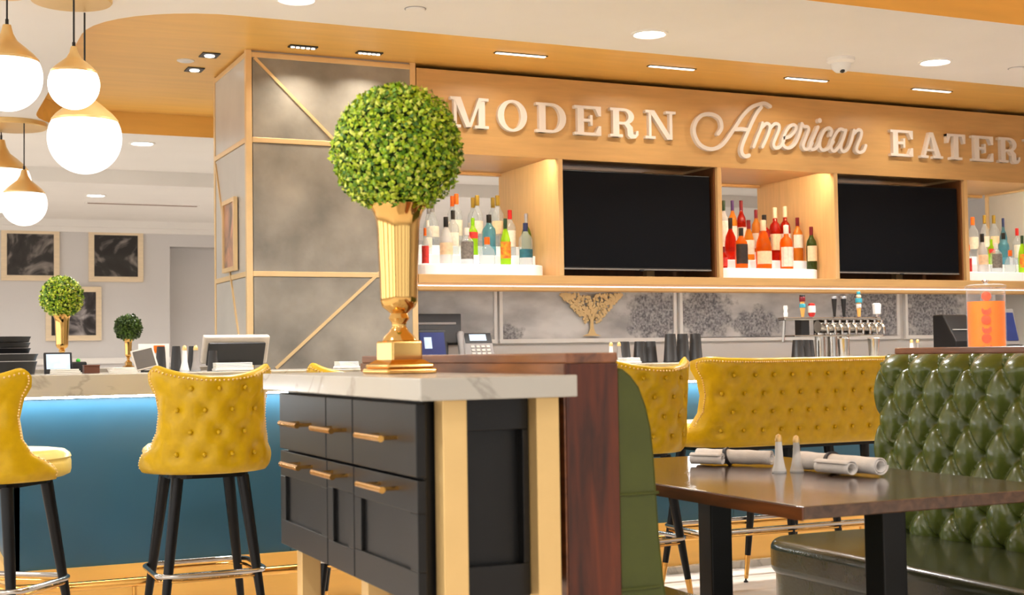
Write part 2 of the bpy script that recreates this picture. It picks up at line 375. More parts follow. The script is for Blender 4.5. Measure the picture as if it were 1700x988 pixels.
# ------------------------------------------------------------------ stone-clad column at the left end of the back bar
def column(x0, x1, y0, y1, label, detail=True):
    c = thing('column', label, 'column', ((x0+x1)/2, (y0+y1)/2, 0), 0, kind='structure')
    ox, oy = (x0+x1)/2, (y0+y1)/2
    def bxp(name, a, b, cc, d, e, f_, ma, **k): return part(name, G().box(a-ox, b-ox, cc-oy, d-oy, e, f_), ma, c, **k)
    bxp('core', x0+.02, x1-.02, y0+.02, y1-.02, 0, Z2, 'stone_reflection_tint')
    rails = (1.585, 2.335); zs = (.0,)+rails+(Z2,)
    for i in range(3):
        a, b = zs[i]+.015, zs[i+1]-.015
        bxp('stone_panel', x0+.04, x1-.03, y0+.005, y0+.02, a, b, 'stone')
        bxp('stone_panel', x0+.005, x0+.02, y0+.04, y1-.04, a, b, 'stone_reflection_tint')  # side panel carries its pale reflection as a colour
        bxp('stone_panel', x1-.02, x1-.005, y0+.04, y1-.04, a, b, 'stone')
    for px_, py_ in ((x0, y0), (x0, y1-.035), (x1-.035, y0), (x1-.035, y1-.035)):
        bxp('corner_post', px_, px_+.035, py_, py_+.035, 0, Z2, 'brass_trim', bevel=.003)
    for z in rails+(Z2-.03,):
        bxp('cross_rail', x0+.035, x1-.035, y0, y0+.02, z-.012, z+.018, 'brass_trim', bevel=.003)
        bxp('cross_rail', x0, x0+.02, y0+.035, y1-.035, z-.012, z+.018, 'brass_trim', bevel=.003)
    def diag(P, Q, face):
        g = G()
        d = Vector((Q[0]-P[0], Q[1]-P[1])).normalized(); n = Vector((-d.y, d.x))*.0085
        poly = [(P[0]+n.x, P[1]+n.y), (P[0]-n.x, P[1]-n.y), (Q[0]-n.x, Q[1]-n.y), (Q[0]+n.x, Q[1]+n.y)]
        if face == 'front': g.prism_xz([(a-ox, b) for a, b in poly], y0-.003-oy, y0+.012-oy)
        else: g.prism_yz([(a-oy, b) for a, b in poly], x0-.003-ox, x0+.012-ox)
        part('diagonal_strip', g, 'brass_trim', c)
    if detail:
        diag((x0+.05, 2.80), (x0+.55, 2.32), 'front'); diag((x0+.55, 2.32), (x1-.04, 1.86), 'front'); diag((x0+.93, 1.74), (x0+.16, 1.06), 'front')
        diag((y1-.05, 2.30), (y0+.42, 1.62), 'side'); diag((y0+.42, 1.62), (y0+.12, 1.08), 'side')
    return c
column(1.78, 2.79, 7.4, 8.24, 'grey stone-clad column with brass trim grid left of the bar sign')
column(7.97, 8.98, 7.4, 8.24, 'grey stone-clad column at the right end of the back bar', False)

# ------------------------------------------------------------------ mural wall behind the bar
YM = 8.15
wb = struct('wall_bar', G().box(2.79, 7.97, YM+.02, YM+.14, 0, 1.545), 'wall_paint', 'grey wall behind the bar with framed mural panels', 'wall')
for a, b in ((2.83, 3.60), (3.665, 4.98), (5.055, 6.965), (7.07, 7.93)):
    part('mural_panel', G().box(a, b, YM, YM+.02, 1.215, 1.56), 'mural_print', wb, label='grey landscape mural with trees and clouds')
    part('panel_moulding', G().box(a-.025, b+.025, YM-.012, YM+.02, 1.19, 1.215).box(a-.025, a, YM-.012, YM+.02, 1.215, 1.56).box(b, b+.025, YM-.012, YM+.02, 1.215, 1.56), 'white_plastic', wb, bevel=.004)
bc = thing('back_counter', 'pale worktop along the mural wall behind the bar', 'counter', (5.38, 7.85, 0))
part('body', G().box(-2.57, 2.57, -.22, .31, 0, .99), 'black_wood', bc)
part('worktop', G().box(-2.57, 2.57, -.28, .31, .99, 1.03), 'marble', bc, bevel=.004)

# ------------------------------------------------------------------ back bar unit: header, niches, shelf
YH = 7.4
ub = thing('back_bar_unit', 'maple back-bar shelving with lit bottle niches and screen niches', 'shelving', (5.38, YH, 1.5))
def u(name, x0, x1, y0, y1, z0, z1, ma, **k):
    return part(name, G().box(x0-5.38, x1-5.38, y0-YH, y1-YH, z0-1.5, z1-1.5), ma, ub, **k)
u('header_panel', 2.795, 7.965, YH, YH+.04, 2.318, 2.815, 'maple')
u('shelf_board', 2.795, 7.965, YH, 8.30, 1.545, 1.598, 'maple', bevel=.003)
u('shelf_lip', 2.795, 7.965, YH+.015, YH+.05, 1.505, 1.528, 'maple', bevel=.002)
u('shelf_lip', 2.795, 7.965, YH+.07, YH+.1, 1.502, 1.545, 'maple')
u('rear_header_panel', 2.795, 7.965, 8.26, 8.30, 2.318, 2.815, 'maple')
u('led_strip', 2.8, 7.96, YH+.052, YH+.066, 1.530, 1.537, 'led_soft')
u('led_strip', 2.8, 7.96, YH+.12, YH+.15, 1.538, 1.545, 'led_under')
u('top_board', 2.795, 7.965, YH+.04, 8.30, 2.338, 2.36, 'maple')
for a in (3.735, 4.895, 5.833, 6.985):
    u('divider', a-.016, a+.016, YH+.002, 8.30, 1.598, 2.338, 'maple_v', bevel=.002)
for a, b in ((2.795, 3.719), (4.911, 5.817), (7.001, 7.965)):
    u('unseen_niche_light', a+.05, b-.05, YH+.041, YH+.051, 2.328, 2.338, 'niche_fill_glow')  # unseen strip added behind the header to brighten the niche
for a, b in ((3.751, 4.879), (5.849, 6.969)):
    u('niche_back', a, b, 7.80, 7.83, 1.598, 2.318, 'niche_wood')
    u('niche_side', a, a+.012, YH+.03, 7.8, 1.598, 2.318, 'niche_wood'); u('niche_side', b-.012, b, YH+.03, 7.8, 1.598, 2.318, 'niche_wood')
    u('cable_batten', b-.34, b-.28, 7.75, 7.8, 1.598, 2.318, 'maple_v')
# television screens
for x0, x1, lab in ((3.765, 4.843, 'wide black television left of the amber bottles under the sign'), (5.858, 6.935, 'wide black television right of the amber bottles under the sign')):
    t = thing('television', lab, 'television', ((x0+x1)/2, YH+.03, 1.64), group='televisions in the back bar')
    w = (x1-x0)/2
    part('casing', G().box(-w, w, .012, .05, 0, .62), 'black_plastic', t, bevel=.004)
    part('screen', G().box(-w+.006, w-.006, .006, .013, .018, .614), 'screen_black', t)
    part('bottom_strip', G().box(-w+.002, w-.002, .004, .014, .0, .009), 'steel', t)
    part('logo_plate', G().box(.0, .03, .0, .006, -.006, .004), 'black_plastic', t)
    part('wall_mount', G().box(-.15, .15, .05, .36, .2, .42), 'dark_steel', t)
for x0, x1, lab in ((2.86, 3.70, 'lit white stepped bottle tray in the niche of clear bottles beside the column'), (4.93, 5.80, 'lit white stepped bottle tray under the amber whisky bottles'), (7.03, 7.93, 'lit white stepped bottle tray in the right-hand niche')):
    t = thing('bottle_tray', lab, 'tray', ((x0+x1)/2, 7.8, 1.599), group='lit trays in the niches'); w = (x1-x0)/2
    for y, z in ((-.29, .07), (-.11, .14), (.06, .21)):
        part('step', G().prism_xy(rrect(-w, w, y, .36, .12 if y < -.2 else .02, 8, (0, 0, 1, 1)), 0 if y < -.2 else z-.07, z), 'acrylic_lit', t, bevel=.006, smooth=40)

# ------------------------------------------------------------------ sign
YS = YH-.030
sg = thing('wall_sign', 'off-white raised letters reading MODERN American EATERY on the timber header', 'sign', (5.38, YS, 2.465))
def ring(g, cx, cz, ro, rzo, ri, rzi, a0, a1, n, y0, y1):
    for i in range(n):
        p, q = a0+(a1-a0)*i/n, a0+(a1-a0)*(i+1)/n
        g.prism_xz([(cx+ro*cos(p), cz+rzo*sin(p)), (cx+ro*cos(q), cz+rzo*sin(q)), (cx+ri*cos(q), cz+rzi*sin(q)), (cx+ri*cos(p), cz+rzi*sin(p))], y0, y1)
def letter(ch, x0, x1, z0, h=.183):
    w = (x1-x0)/h; g = G(); y0, y1 = 0, YH-YS
    kk = [0]
    def P(*pts): kk[0] += 1; g.prism_xz(list(pts), y0-.0006*kk[0], y1)
    def Bx(a, b, c, d): P((a, c), (b, c), (b, d), (a, d))
    s = .095
    if ch == 'M':
        Bx(.12, .22, 0, 1); Bx(w-.36, w-.13, 0, 1); Bx(0, .36, 0, s); Bx(w-.5, w, 0, s); Bx(0, .3, 1-s, 1); Bx(w-.3, w, 1-s, 1)
        c = w*.49; P((.1, 1), (.36, 1), (c+.06, .02), (c-.12, .02)); P((w-.36, 1), (w-.24, 1), (c+.06, .02), (c-.04, .02))
    elif ch == 'O': ring(g, w/2, .5, w/2, .53, w/2-.23, .44, 0, 2*pi, 28, y0, y1)
    elif ch == 'D':
        Bx(.12, .36, 0, 1); Bx(0, w*.55, 0, s); Bx(0, w*.55, 1-s, 1); ring(g, w*.52, .5, w*.48, .5, w*.48-.24, .41, -pi/2, pi/2, 14, y0, y1)
    elif ch == 'E':
        Bx(.12, .36, 0, 1); Bx(0, w, 0, s); Bx(0, w, 1-s, 1); Bx(.3, .64, .46, .56); Bx(.6, .69, .33, .69)
        P((w, 0), (w, .33), (w-.09, .33), (w-.22, .08)); P((w, 1), (w, .67), (w-.09, .67), (w-.22, .92))
    elif ch == 'R':
        Bx(.12, .36, 0, 1); Bx(0, .5, 0, s); Bx(0, w*.5, 1-s, 1); Bx(.3, w*.5, .44, .53)
        ring(g, w*.5, .72, w*.36, .28, w*.36-.22, .19, -pi/2, pi/2, 12, y0, y1)
        P((w*.46, .5), (w*.66, .5), (w*.80, .36), (w*.82, .12), (w*.62, .06), (w*.60, .3)); P((w*.62, .06), (w*.72, -.03), (w*.9, -.02), (w, .1), (w, .24), (w*.93, .24), (w*.9, .1), (w*.82, .12))
    elif ch == 'N':
        Bx(.14, .24, 0, 1); Bx(w-.25, w-.14, 0, 1); Bx(0, .4, 0, s); Bx(0, .34, 1-s, 1); Bx(w-.4, w, 1-s, 1)
        P((.12, 1), (.36, 1), (w-.14, 0), (w-.36, 0))
    elif ch == 'A':
        P((w*.42, 1), (w*.58, 1), (w*.95, 0), (w*.70, 0)); P((w*.40, 1), (w*.50, .95), (w*.20, 0), (w*.09, 0)); Bx(w*.24, w*.74, .27, .35); Bx(0, .38, 0, s); Bx(w-.48, w, 0, s)
    elif ch == 'T':
        Bx(w/2-.12, w/2+.12, 0, 1); Bx(w/2-.3, w/2+.3, 0, s); Bx(0, w, 1-s, 1); P((0, 1), (0, .64), (.08, .64), (.18, .92)); P((w, 1), (w, .64), (w-.08, .64), (w-.18, .92))
    elif ch == 'Y':
        Bx(w/2-.12, w/2+.12, 0, .5); Bx(w/2-.3, w/2+.3, 0, s); P((.08, 1), (.34, 1), (w/2+.12, .46), (w/2-.12, .46)); P((w-.22, 1), (w-.1, 1), (w/2+.12, .46), (w/2, .46)); Bx(0, .42, 1-s, 1); Bx(w-.36, w, 1-s, 1)
    g.v = [(x0-5.38+x*h, y, z0-2.465+z*h) for x, y, z in g.v]
    part('letter', g, 'white_letter', sg)
for ch, a, b, z in (('M', 2.996, 3.243, 2.471), ('O', 3.303, 3.499, 2.470), ('D', 3.558, 3.765, 2.472), ('E', 3.822, 4.007, 2.471), ('R', 4.072, 4.274, 2.472), ('N', 4.327, 4.551, 2.473),
                    ('E', 6.288, 6.483, 2.457), ('A', 6.552, 6.753, 2.456), ('T', 6.792, 6.961, 2.456), ('E', 7.026, 7.221, 2.456), ('R', 7.276, 7.479, 2.457), ('Y', 7.53, 7.74, 2.457)):
    letter(ch, a, b, z)
ST = [
[(4.873,2.532),(4.900,2.571),(4.895,2.619),(4.865,2.647),(4.813,2.658),(4.757,2.648),(4.713,2.612),(4.690,2.559),(4.697,2.508),(4.730,2.458),(4.782,2.433),(4.842,2.433),(4.904,2.463),(4.958,2.522),(5.013,2.592),(5.068,2.663),(5.132,2.719),(5.195,2.746),(5.245,2.755),(5.288,2.738)],
[(5.215,2.728),(5.176,2.684),(5.138,2.622),(5.101,2.552),(5.065,2.483),(5.051,2.437),(5.061,2.404),(5.088,2.394),(5.110,2.403)],
[(5.010,2.569),(5.057,2.574),(5.110,2.570)],
[(5.147,2.461),(5.181,2.534),(5.209,2.588),(5.221,2.623)],
[(5.220,2.596),(5.251,2.621),(5.277,2.611),(5.272,2.569),(5.243,2.511),(5.216,2.464)],
[(5.277,2.584),(5.314,2.621),(5.348,2.619),(5.352,2.589),(5.325,2.534),(5.304,2.488),(5.319,2.462),(5.355,2.471),(5.389,2.515)],
[(5.384,2.530),(5.435,2.544),(5.478,2.580),(5.491,2.612),(5.465,2.625),(5.428,2.604),(5.394,2.553),(5.379,2.507),(5.392,2.473),(5.433,2.468),(5.480,2.500),(5.514,2.559),(5.529,2.602),(5.538,2.637)],
[(5.538,2.637),(5.553,2.619),(5.585,2.617),(5.592,2.594),(5.565,2.539),(5.545,2.492),(5.558,2.466),(5.591,2.472),(5.620,2.511)],
[(5.670,2.622),(5.640,2.566),(5.610,2.511),(5.605,2.476),(5.623,2.466),(5.656,2.483),(5.686,2.530)],
[(5.772,2.570),(5.783,2.605),(5.755,2.620),(5.716,2.594),(5.686,2.538),(5.680,2.491),(5.703,2.466),(5.750,2.480),(5.795,2.528)],
[(5.888,2.611),(5.850,2.616),(5.810,2.576),(5.780,2.520),(5.774,2.481),(5.797,2.463),(5.836,2.492),(5.876,2.548),(5.902,2.612)],
[(5.902,2.612),(5.877,2.556),(5.856,2.500),(5.869,2.466),(5.908,2.480),(5.943,2.536),(5.970,2.615)],
[(5.969,2.592),(6.004,2.621),(6.032,2.611),(6.026,2.572),(5.996,2.515),(5.988,2.480),(6.013,2.465),(6.048,2.479),(6.068,2.515)]]
g = G()
for k, s in enumerate(ST):
    Q = catmull(s, 5); hw = .0125 if k < 3 else .011; n = len(Q); Lp = []; Rp = []
    for i, (x, z) in enumerate(Q):
        a, b = Q[max(i-1, 0)], Q[min(i+1, n-1)]; dx, dz = b[0]-a[0], b[1]-a[1]; l = math.hypot(dx, dz) or 1
        Lp.append((x-dz/l*hw-5.38, z+dx/l*hw-2.465)); Rp.append((x+dz/l*hw-5.38, z-dx/l*hw-2.465))
    for i in range(n-1): g.prism_xz([Lp[i], Lp[i+1], Rp[i+1], Rp[i]], -.0006*k, YH-YS)
    for x, z in (Q[0], Q[-1]): g.prism_xz([(x-5.38+hw*cos(t*pi/5), z-2.465+hw*sin(t*pi/5)) for t in range(10)], -.0006*k+.0003, YH-YS)
g.prism_xz([(5.688-5.38+.017*cos(t*pi/6), 2.667-2.465+.017*sin(t*pi/6)) for t in range(12)], 0, YH-YS)
sw = part('script_word', g, 'white_letter', sg, label='script word American')

# ------------------------------------------------------------------ gold tree emblem on the mural
te = thing('tree_emblem', 'flat gold cut-out tree mounted on the grey mural', 'ornament', (4.32, YM-.02, 1.235))
random.seed(3)
part('trunk', G().prism_xz([(-.07, 0), (.07, 0), (.03, .015), (.014, .05), (.012, .12), (.05, .2), (.03, .2), (0, .13), (-.03, .2), (-.05, .2), (-.012, .12), (-.012, .05), (-.03, .015)], -.008, 0), 'emblem_gold', te)
for i in range(10):
    a = pi*(i+.5)/10; part('branch', G().prism_xz([(-.006+.0*i, .09), (.006, .09), (.19*cos(a)+.004, .15+.13*max(abs(cos(a)), sin(a))), (.19*cos(a)-.004, .15+.13*max(abs(cos(a)), sin(a)))], -.007, -.001), 'emblem_gold', te)
g = G()
for i in range(330):
    x = random.uniform(-.235, .235); zt = random.random()
    lo = max(.09, .04+1.02*abs(x)); z = lo+(.285-lo)*zt
    if abs(x) < .03 and z < .15: continue
    r = random.uniform(.009, .016); a0 = random.random()*6
    g.prism_xz([(x+r*(1 if k % 2 else .6)*cos(a0+k*pi/5), z+r*(1 if k % 2 else .6)*sin(a0+k*pi/5)) for k in range(10)], -.009-random.random()*.003, -.003)
part('foliage', g, 'emblem_gold', te, kind='stuff')

# ------------------------------------------------------------------ bar counter
bar = thing('bar_counter', 'long bar front of teal panels on a timber plinth with a brass foot rail', 'bar', (4.8, 5.95, 0))
o5 = lambda x: x-4.8
edges = [.447, 1.62, 2.8, 3.98, 5.16, 6.34, 7.52, 9.0]
for a, b in zip(edges, edges[1:]):
    part('front_panel', G().box(o5(a)+.0, o5(b)-.002, 0, .03, .255, .96), 'teal_panel', bar)
part('front_panel', G().box(o5(.447), o5(.477), .0, 3.4, .255, .96), 'teal_panel', bar)
part('carcass', G().box(o5(.48), o5(9), .03, .5, .02, .96), 'black_wood', bar)
part('plinth', G().box(o5(.43), o5(9), -.01, .04, 0, .255), 'soffit_wood', bar)
part('plinth', G().box(o5(.43), o5(.46), .04, 3.4, 0, .255), 'soffit_wood', bar)
part('plinth_ledge', G().box(o5(.40), o5(9), -.05, -.01, .0, .035), 'marble', bar)
part('led_strip', G().box(o5(.3), o5(9), -.05, -.025, .964, .974), 'led_bar', bar)
part('led_channel', G().box(o5(.3), o5(9), -.025, -.005, .964, .974), 'steel', bar)
fr = part('foot_rail', G().tube([(o5(.35), -.02, .215), (o5(.42), -.2, .215), (o5(.6), -.25, .215), (o5(9), -.25, .215)], .019, 12), 'brass', bar, smooth=60)
for x in (.9, 2.1, 3.35, 4.6, 5.9, 7.2):
    part('rail_bracket', G().tube([(o5(x), -.25, .215), (o5(x), -.12, .19), (o5(x), -.01, .19)], .011, 8).tube([(o5(x), -.25, .2), (o5(x), -.25, .01)], .009, 8).lathe([(.03, 0), (.03, .008), (.012, .014)], 12, o5(x), -.25, 0), 'brass', fr, smooth=50)
bt = part('bar_worktop', G().prism_xy(rrect(.12, 9.0, 5.80, 6.45, .12, 6, (0, 0, 1, 0)), .975, 1.065), 'marble', None, bevel=.004)
tag(bt, 'thick pale marble slab topping the front of the bar', 'worktop')
rb = thing('rear_bar', 'rear run of the bar counter under the two distant topiaries', 'bar', (2.2, 9.6, 0))
part('body', G().box(-1.7, 3.2, -.25, .3, 0, .985), 'teal_panel', rb)
part('worktop', G().box(-1.95, 3.2, -.32, .35, .985, 1.065), 'marble', rb, bevel=.004)
dk = thing('service_cabinet', 'black service cabinet behind the bar end at the left edge', 'cabinet', (.15, 8.0, 0))
part('body', G().box(-.45, .2, -.25, .25, .17, .62), 'black_paint', dk); part('drawer', G().box(-.43, .18, -.268, -.25, .4, .6), 'black_paint', dk); part('drawer', G().box(-.43, .18, -.268, -.25, .18, .38), 'black_paint', dk)
for sx in (-.42, .15):
    for sy in (-.22, .2): part('leg', G().box(sx, sx+.04, sy, sy+.04, 0, .17), 'black_paint', dk)

# ------------------------------------------------------------------ ceiling fittings
def downlight(x, y, z, label, power=50, d=.08):
    t = thing('downlight', label, 'ceiling light', (x, y, z), group='round recessed ceiling lights')
    part('trim_ring', G().lathe([(d+.012, 0), (d+.012, -.006), (d, -.009), (d-.008, -.004), (d-.008, 0)], 28), 'ceiling_paint', t, smooth=40)
    part('lens', G().lathe([(0, -.003), (d-.008, -.003)], 28), 'downlight_lens', t)
    l = bpy.data.lights.new('downlight_beam', 'AREA'); l.shape = 'DISK'; l.size = .14; l.energy = power; l.color = (1, .98, .955); l.spread = R(150)
    o = bpy.data.objects.new('downlight_beam', l); C.objects.link(o); o.parent = t; o.location = (0, 0, -.012)
    return t
downlight(1.603, 5.72, Z1, 'round downlight at the top edge above the stone column')
downlight(3.392, 5.72, Z1, 'round downlight in the white ceiling above the script word')
downlight(5.204, 5.72, Z1, 'round downlight in the white ceiling right of the dome camera')
downlight(7.0, 5.72, Z1, 'round downlight in the white ceiling off the right edge')
downlight(1.643, 10.0, Z1, 'round downlight just beyond the timber recess at the left', 36)
downlight(1.62, 12.31, 2.573, 'round downlight nearest the far grey wall', 26)
for x, y in ((-1.6, 5.72), (-.2, 3.2), (-2, 2.6), (-.2, .6), (-2, -.6), (3.4, .9), (6, .9), (3.4, -1.6), (6, -1.6), (.8, -2), (-2.5, 9), (-.6, 9), (-.6, 12), (4.6, 12.4), (4.2, 10.6), (6.6, 10.6), (7, 12.6), (9, .9)):  # unseen downlights added for the light they give the room
    downlight(x, y, 2.573 if y > 11.48 else Z1, 'added round downlight, out of view, lighting the room', 36 if y < 5 else 46)
for x, lab in ((2.148, 'small white sprinkler cover in the ceiling above the topiary'), (5.772, 'small white sprinkler cover at the right of the ceiling')):
    t = thing('sprinkler_cover', lab, 'sprinkler', (x, 5.69, Z1))
    part('plate', G().lathe([(.045, 0), (.043, -.008), (0, -.01)], 20), 'ceiling_paint', t, smooth=40); part('gap_ring', G().lathe([(.05, 0), (.05, -.002), (.046, -.002)], 20), 'grey_plastic', t)
t = thing('dome_camera', 'white dome security camera on the ceiling above the word EATERY', 'camera', (4.655, 5.84, Z1))
part('base', G().lathe([(.075, 0), (.075, -.018), (.06, -.03)], 24), 'ceiling_paint', t, smooth=30); part('housing', G().lathe([(.055, -.03), (.05, -.055), (.03, -.075), (0, -.08)], 20), 'white_plastic', t, smooth=60)
part('lens', G().sphere((-.008, -.022, -.07), .015, 10, 6), 'black_plastic', t, smooth=60)
for x, y, w, lab in ((2.06, 7.225, .16, 'black multi-lens spotlight strip nearest the column corner'), (2.45, 7.237, .15, 'black multi-lens spotlight strip above the topiary')):
    t = thing('spotlight_strip', lab, 'ceiling light', (x, y, Z2), group='black spotlight strips washing the column')
    part('housing', G().box(-w/2, w/2, -.03, .03, -.008, 0), 'black_plastic', t, bevel=.003)
    for k in range(5): part('lens', G().lathe([(.011, 0), (.011, -.004), (0, -.006)], 10, -w/2+.022+k*(w-.044)/4, 0, -.008), 'led_dots', t)
    l = bpy.data.lights.new('spot_beam', 'AREA'); l.shape = 'RECTANGLE'; l.size = w; l.size_y = .04; l.energy = 3.5; l.color = (1, .9, .76); l.spread = R(120)
    o = bpy.data.objects.new('spot_beam', l); C.objects.link(o); o.parent = t; o.location = (0, 0, -.02)
for x, lab in ((3.277, 'slim lit slot in the timber soffit above the word MODERN'), (4.287, 'slim lit slot in the timber soffit above the last letter of MODERN'), (5.286, 'slim lit slot in the timber soffit above the script word'), (6.311, 'slim lit slot in the timber soffit above the word EATERY')):
    t = thing('slot_light', lab, 'ceiling light', (x, 6.975, Z2), group='slim slot lights in the soffit')
    part('frame', G().box(-.165, .165, -.02, .02, -.004, 0), 'dark_steel', t); part('diffuser', G().box(-.155, .155, -.012, .012, -.007, -.004), 'led_dots', t)
    l = bpy.data.lights.new('slot_beam', 'AREA'); l.shape = 'RECTANGLE'; l.size = .3; l.size_y = .03; l.energy = 5; l.color = (1, .9, .75); l.spread = R(160)
    o = bpy.data.objects.new('slot_beam', l); C.objects.link(o); o.parent = t; o.location = (0, 0, -.02)
for x, y, lab in ((1.626, 7.616, 'black square recessed spotlight nearest the column post'), (1.625, 8.033, 'black square recessed spotlight further from the column post')):
    t = thing('square_spotlight', lab, 'ceiling light', (x, y, Z2), group='black square spotlights')
    part('frame', G().box(-.05, .05, -.06, .06, -.006, 0), 'black_plastic', t); part('lens', G().lathe([(.03, 0), (.026, -.006), (0, -.008)], 14, 0, 0, -.006), 'led_dots', t)
t = thing('ceiling_speaker', 'small white round plate in the timber soffit beside the square spotlights', 'speaker', (1.528, 7.805, Z2))
part('plate', G().lathe([(.05, 0), (.05, -.005), (.04, -.009), (0, -.009)], 24), 'ceiling_paint', t, smooth=40); part('grille', G().lathe([(.03, -.009), (.03, -.011), (0, -.011)], 20), 'white_plastic', t)
t = thing('slot_diffuser', 'long dark air slot in the ceiling near the far wall', 'air vent', (2.12, 12.87, 2.573))
part('frame', G().box(-.52, .52, -.04, .04, -.008, 0), 'ceiling_paint', t); part('slot', G().box(-.5, .5, -.022, .022, -.011, -.008), 'niche_wood', t)

# ------------------------------------------------------------------ pendant globes
def pendant(x, y, z, r, ztop, label, on=None):
    t = thing('globe_pendant', label, 'pendant lamp', (x, y, z), group='brass and opal globe pendants')
    a0 = R(28)
    part('globe', G().lathe([(r*cos(R(a)), r*sin(R(a))) for a in [-90+6*i for i in range(20)]]+[(r*cos(a0), r*sin(a0))], 32), 'opal_glass', t, smooth=60)
    zc = r*sin(a0); rc = r*cos(a0)
    part('brass_cap', G().lathe([(rc*1.015, zc-.004), (rc*1.015, zc+.006), (rc*.86, zc+r*.2), (rc*.6, zc+r*.40), (rc*.34, zc+r*.58), (rc*.2, zc+r*.8), (rc*.13, zc+r*1.05), (rc*.06, zc+r*1.06), (0, zc+r*1.06)], 32), 'satin_brass', t, smooth=35)
    part('cord', G().tube([(0, 0, zc+r*1.05), (0, 0, ztop-z)], .004, 8), 'black_plastic', t)
    part('cord_grip', G().tube([(0, 0, zc+r*1.05), (0, 0, zc+r*1.22)], .007, 8), 'dark_steel', t)
def canopy(x, y, r, label):
    t = thing('pendant_canopy', label, 'ceiling rose', (x, y, Z1))
    part('plate', G().lathe([(r, 0), (r, -.028), (r*.97, -.034), (0, -.034)], 36), 'satin_brass', t, smooth=30); part('shadow_ring', G().lathe([(r*.9, .0), (r*.9, -.002), (r*.85, -.002)], 36), 'dark_steel', t)
canopy(.69, 6.0, .17, 'brass ceiling plate at the top edge above two globe lamps')
canopy(.70, 9.42, .23, 'further brass ceiling plate at the left edge')
canopy(.425, 6.0, .08, 'brass ceiling plate above the globe cut by the left edge')
pendant(.764, 6.16, 2.101, .159, Z1-.0345, 'largest opal globe lamp with brass cap, lowest of the near cluster')
pendant(.681, 5.84, 2.273, .105, Z1-.0345, 'smaller opal globe lamp hanging just above the largest globe')
pendant(.430, 6.0, 2.318, .145, Z1-.0345, 'opal globe lamp cut off by the left edge of the picture, topmost')
pendant(.654, 9.62, 2.313, .194, Z1-.0345, 'large distant opal globe lamp cut off by the left edge')
pendant(.764, 9.20, 2.137, .144, Z1-.0345, 'lowest distant opal globe lamp above the left picture frame')

# ------------------------------------------------------------------ pictures on the far wall
def picture(x0, x1, z0, z1, ma, label, loc_y=Y1):
    t = thing('framed_picture', label, 'picture', ((x0+x1)/2, loc_y, (z0+z1)/2)); w, h = (x1-x0)/2, (z1-z0)/2; f = .055
    for a, b, c, d in ((-w, w, h-f, h), (-w, w, -h, -h+f), (-w, -w+f, -h+f, h-f), (w-f, w, -h+f, h-f)):
        part('frame_rail', G().box(a, b, -.035, 0, c, d), 'frame_wood', t, bevel=.003)
    part('print', G().box(-w+f, w-f, -.018, -.004, -h+f, h-f), ma, t)
picture(.99, 1.555, 1.94, 2.475, 'art_grey', 'upper left square framed black and white picture on the far wall')
picture(1.845, 2.40, 1.935, 2.48, 'art_portrait', 'upper right square framed black and white picture on the far wall')
picture(1.42, 1.972, 1.322, 1.882, 'art_red', 'lower framed picture partly behind the distant topiary')
t = thing('framed_picture', 'narrow framed warm-toned picture modelling a reflection in the column side face', 'picture', (1.777, 7.76, 1.83))  # reflection in the side panel, built as a small hanging frame
for a, b, c, d in ((-.155, .155, .185, .21), (-.155, .155, -.21, -.185), (-.155, -.13, -.185, .185), (.13, .155, -.185, .185)):
    part('frame_rail', G().box(-.022, -.0, a, b, c, d), 'brass_trim', t)
part('print', G().box(-.012, -.002, -.13, .13, -.185, .185), 'art_reflected', t)

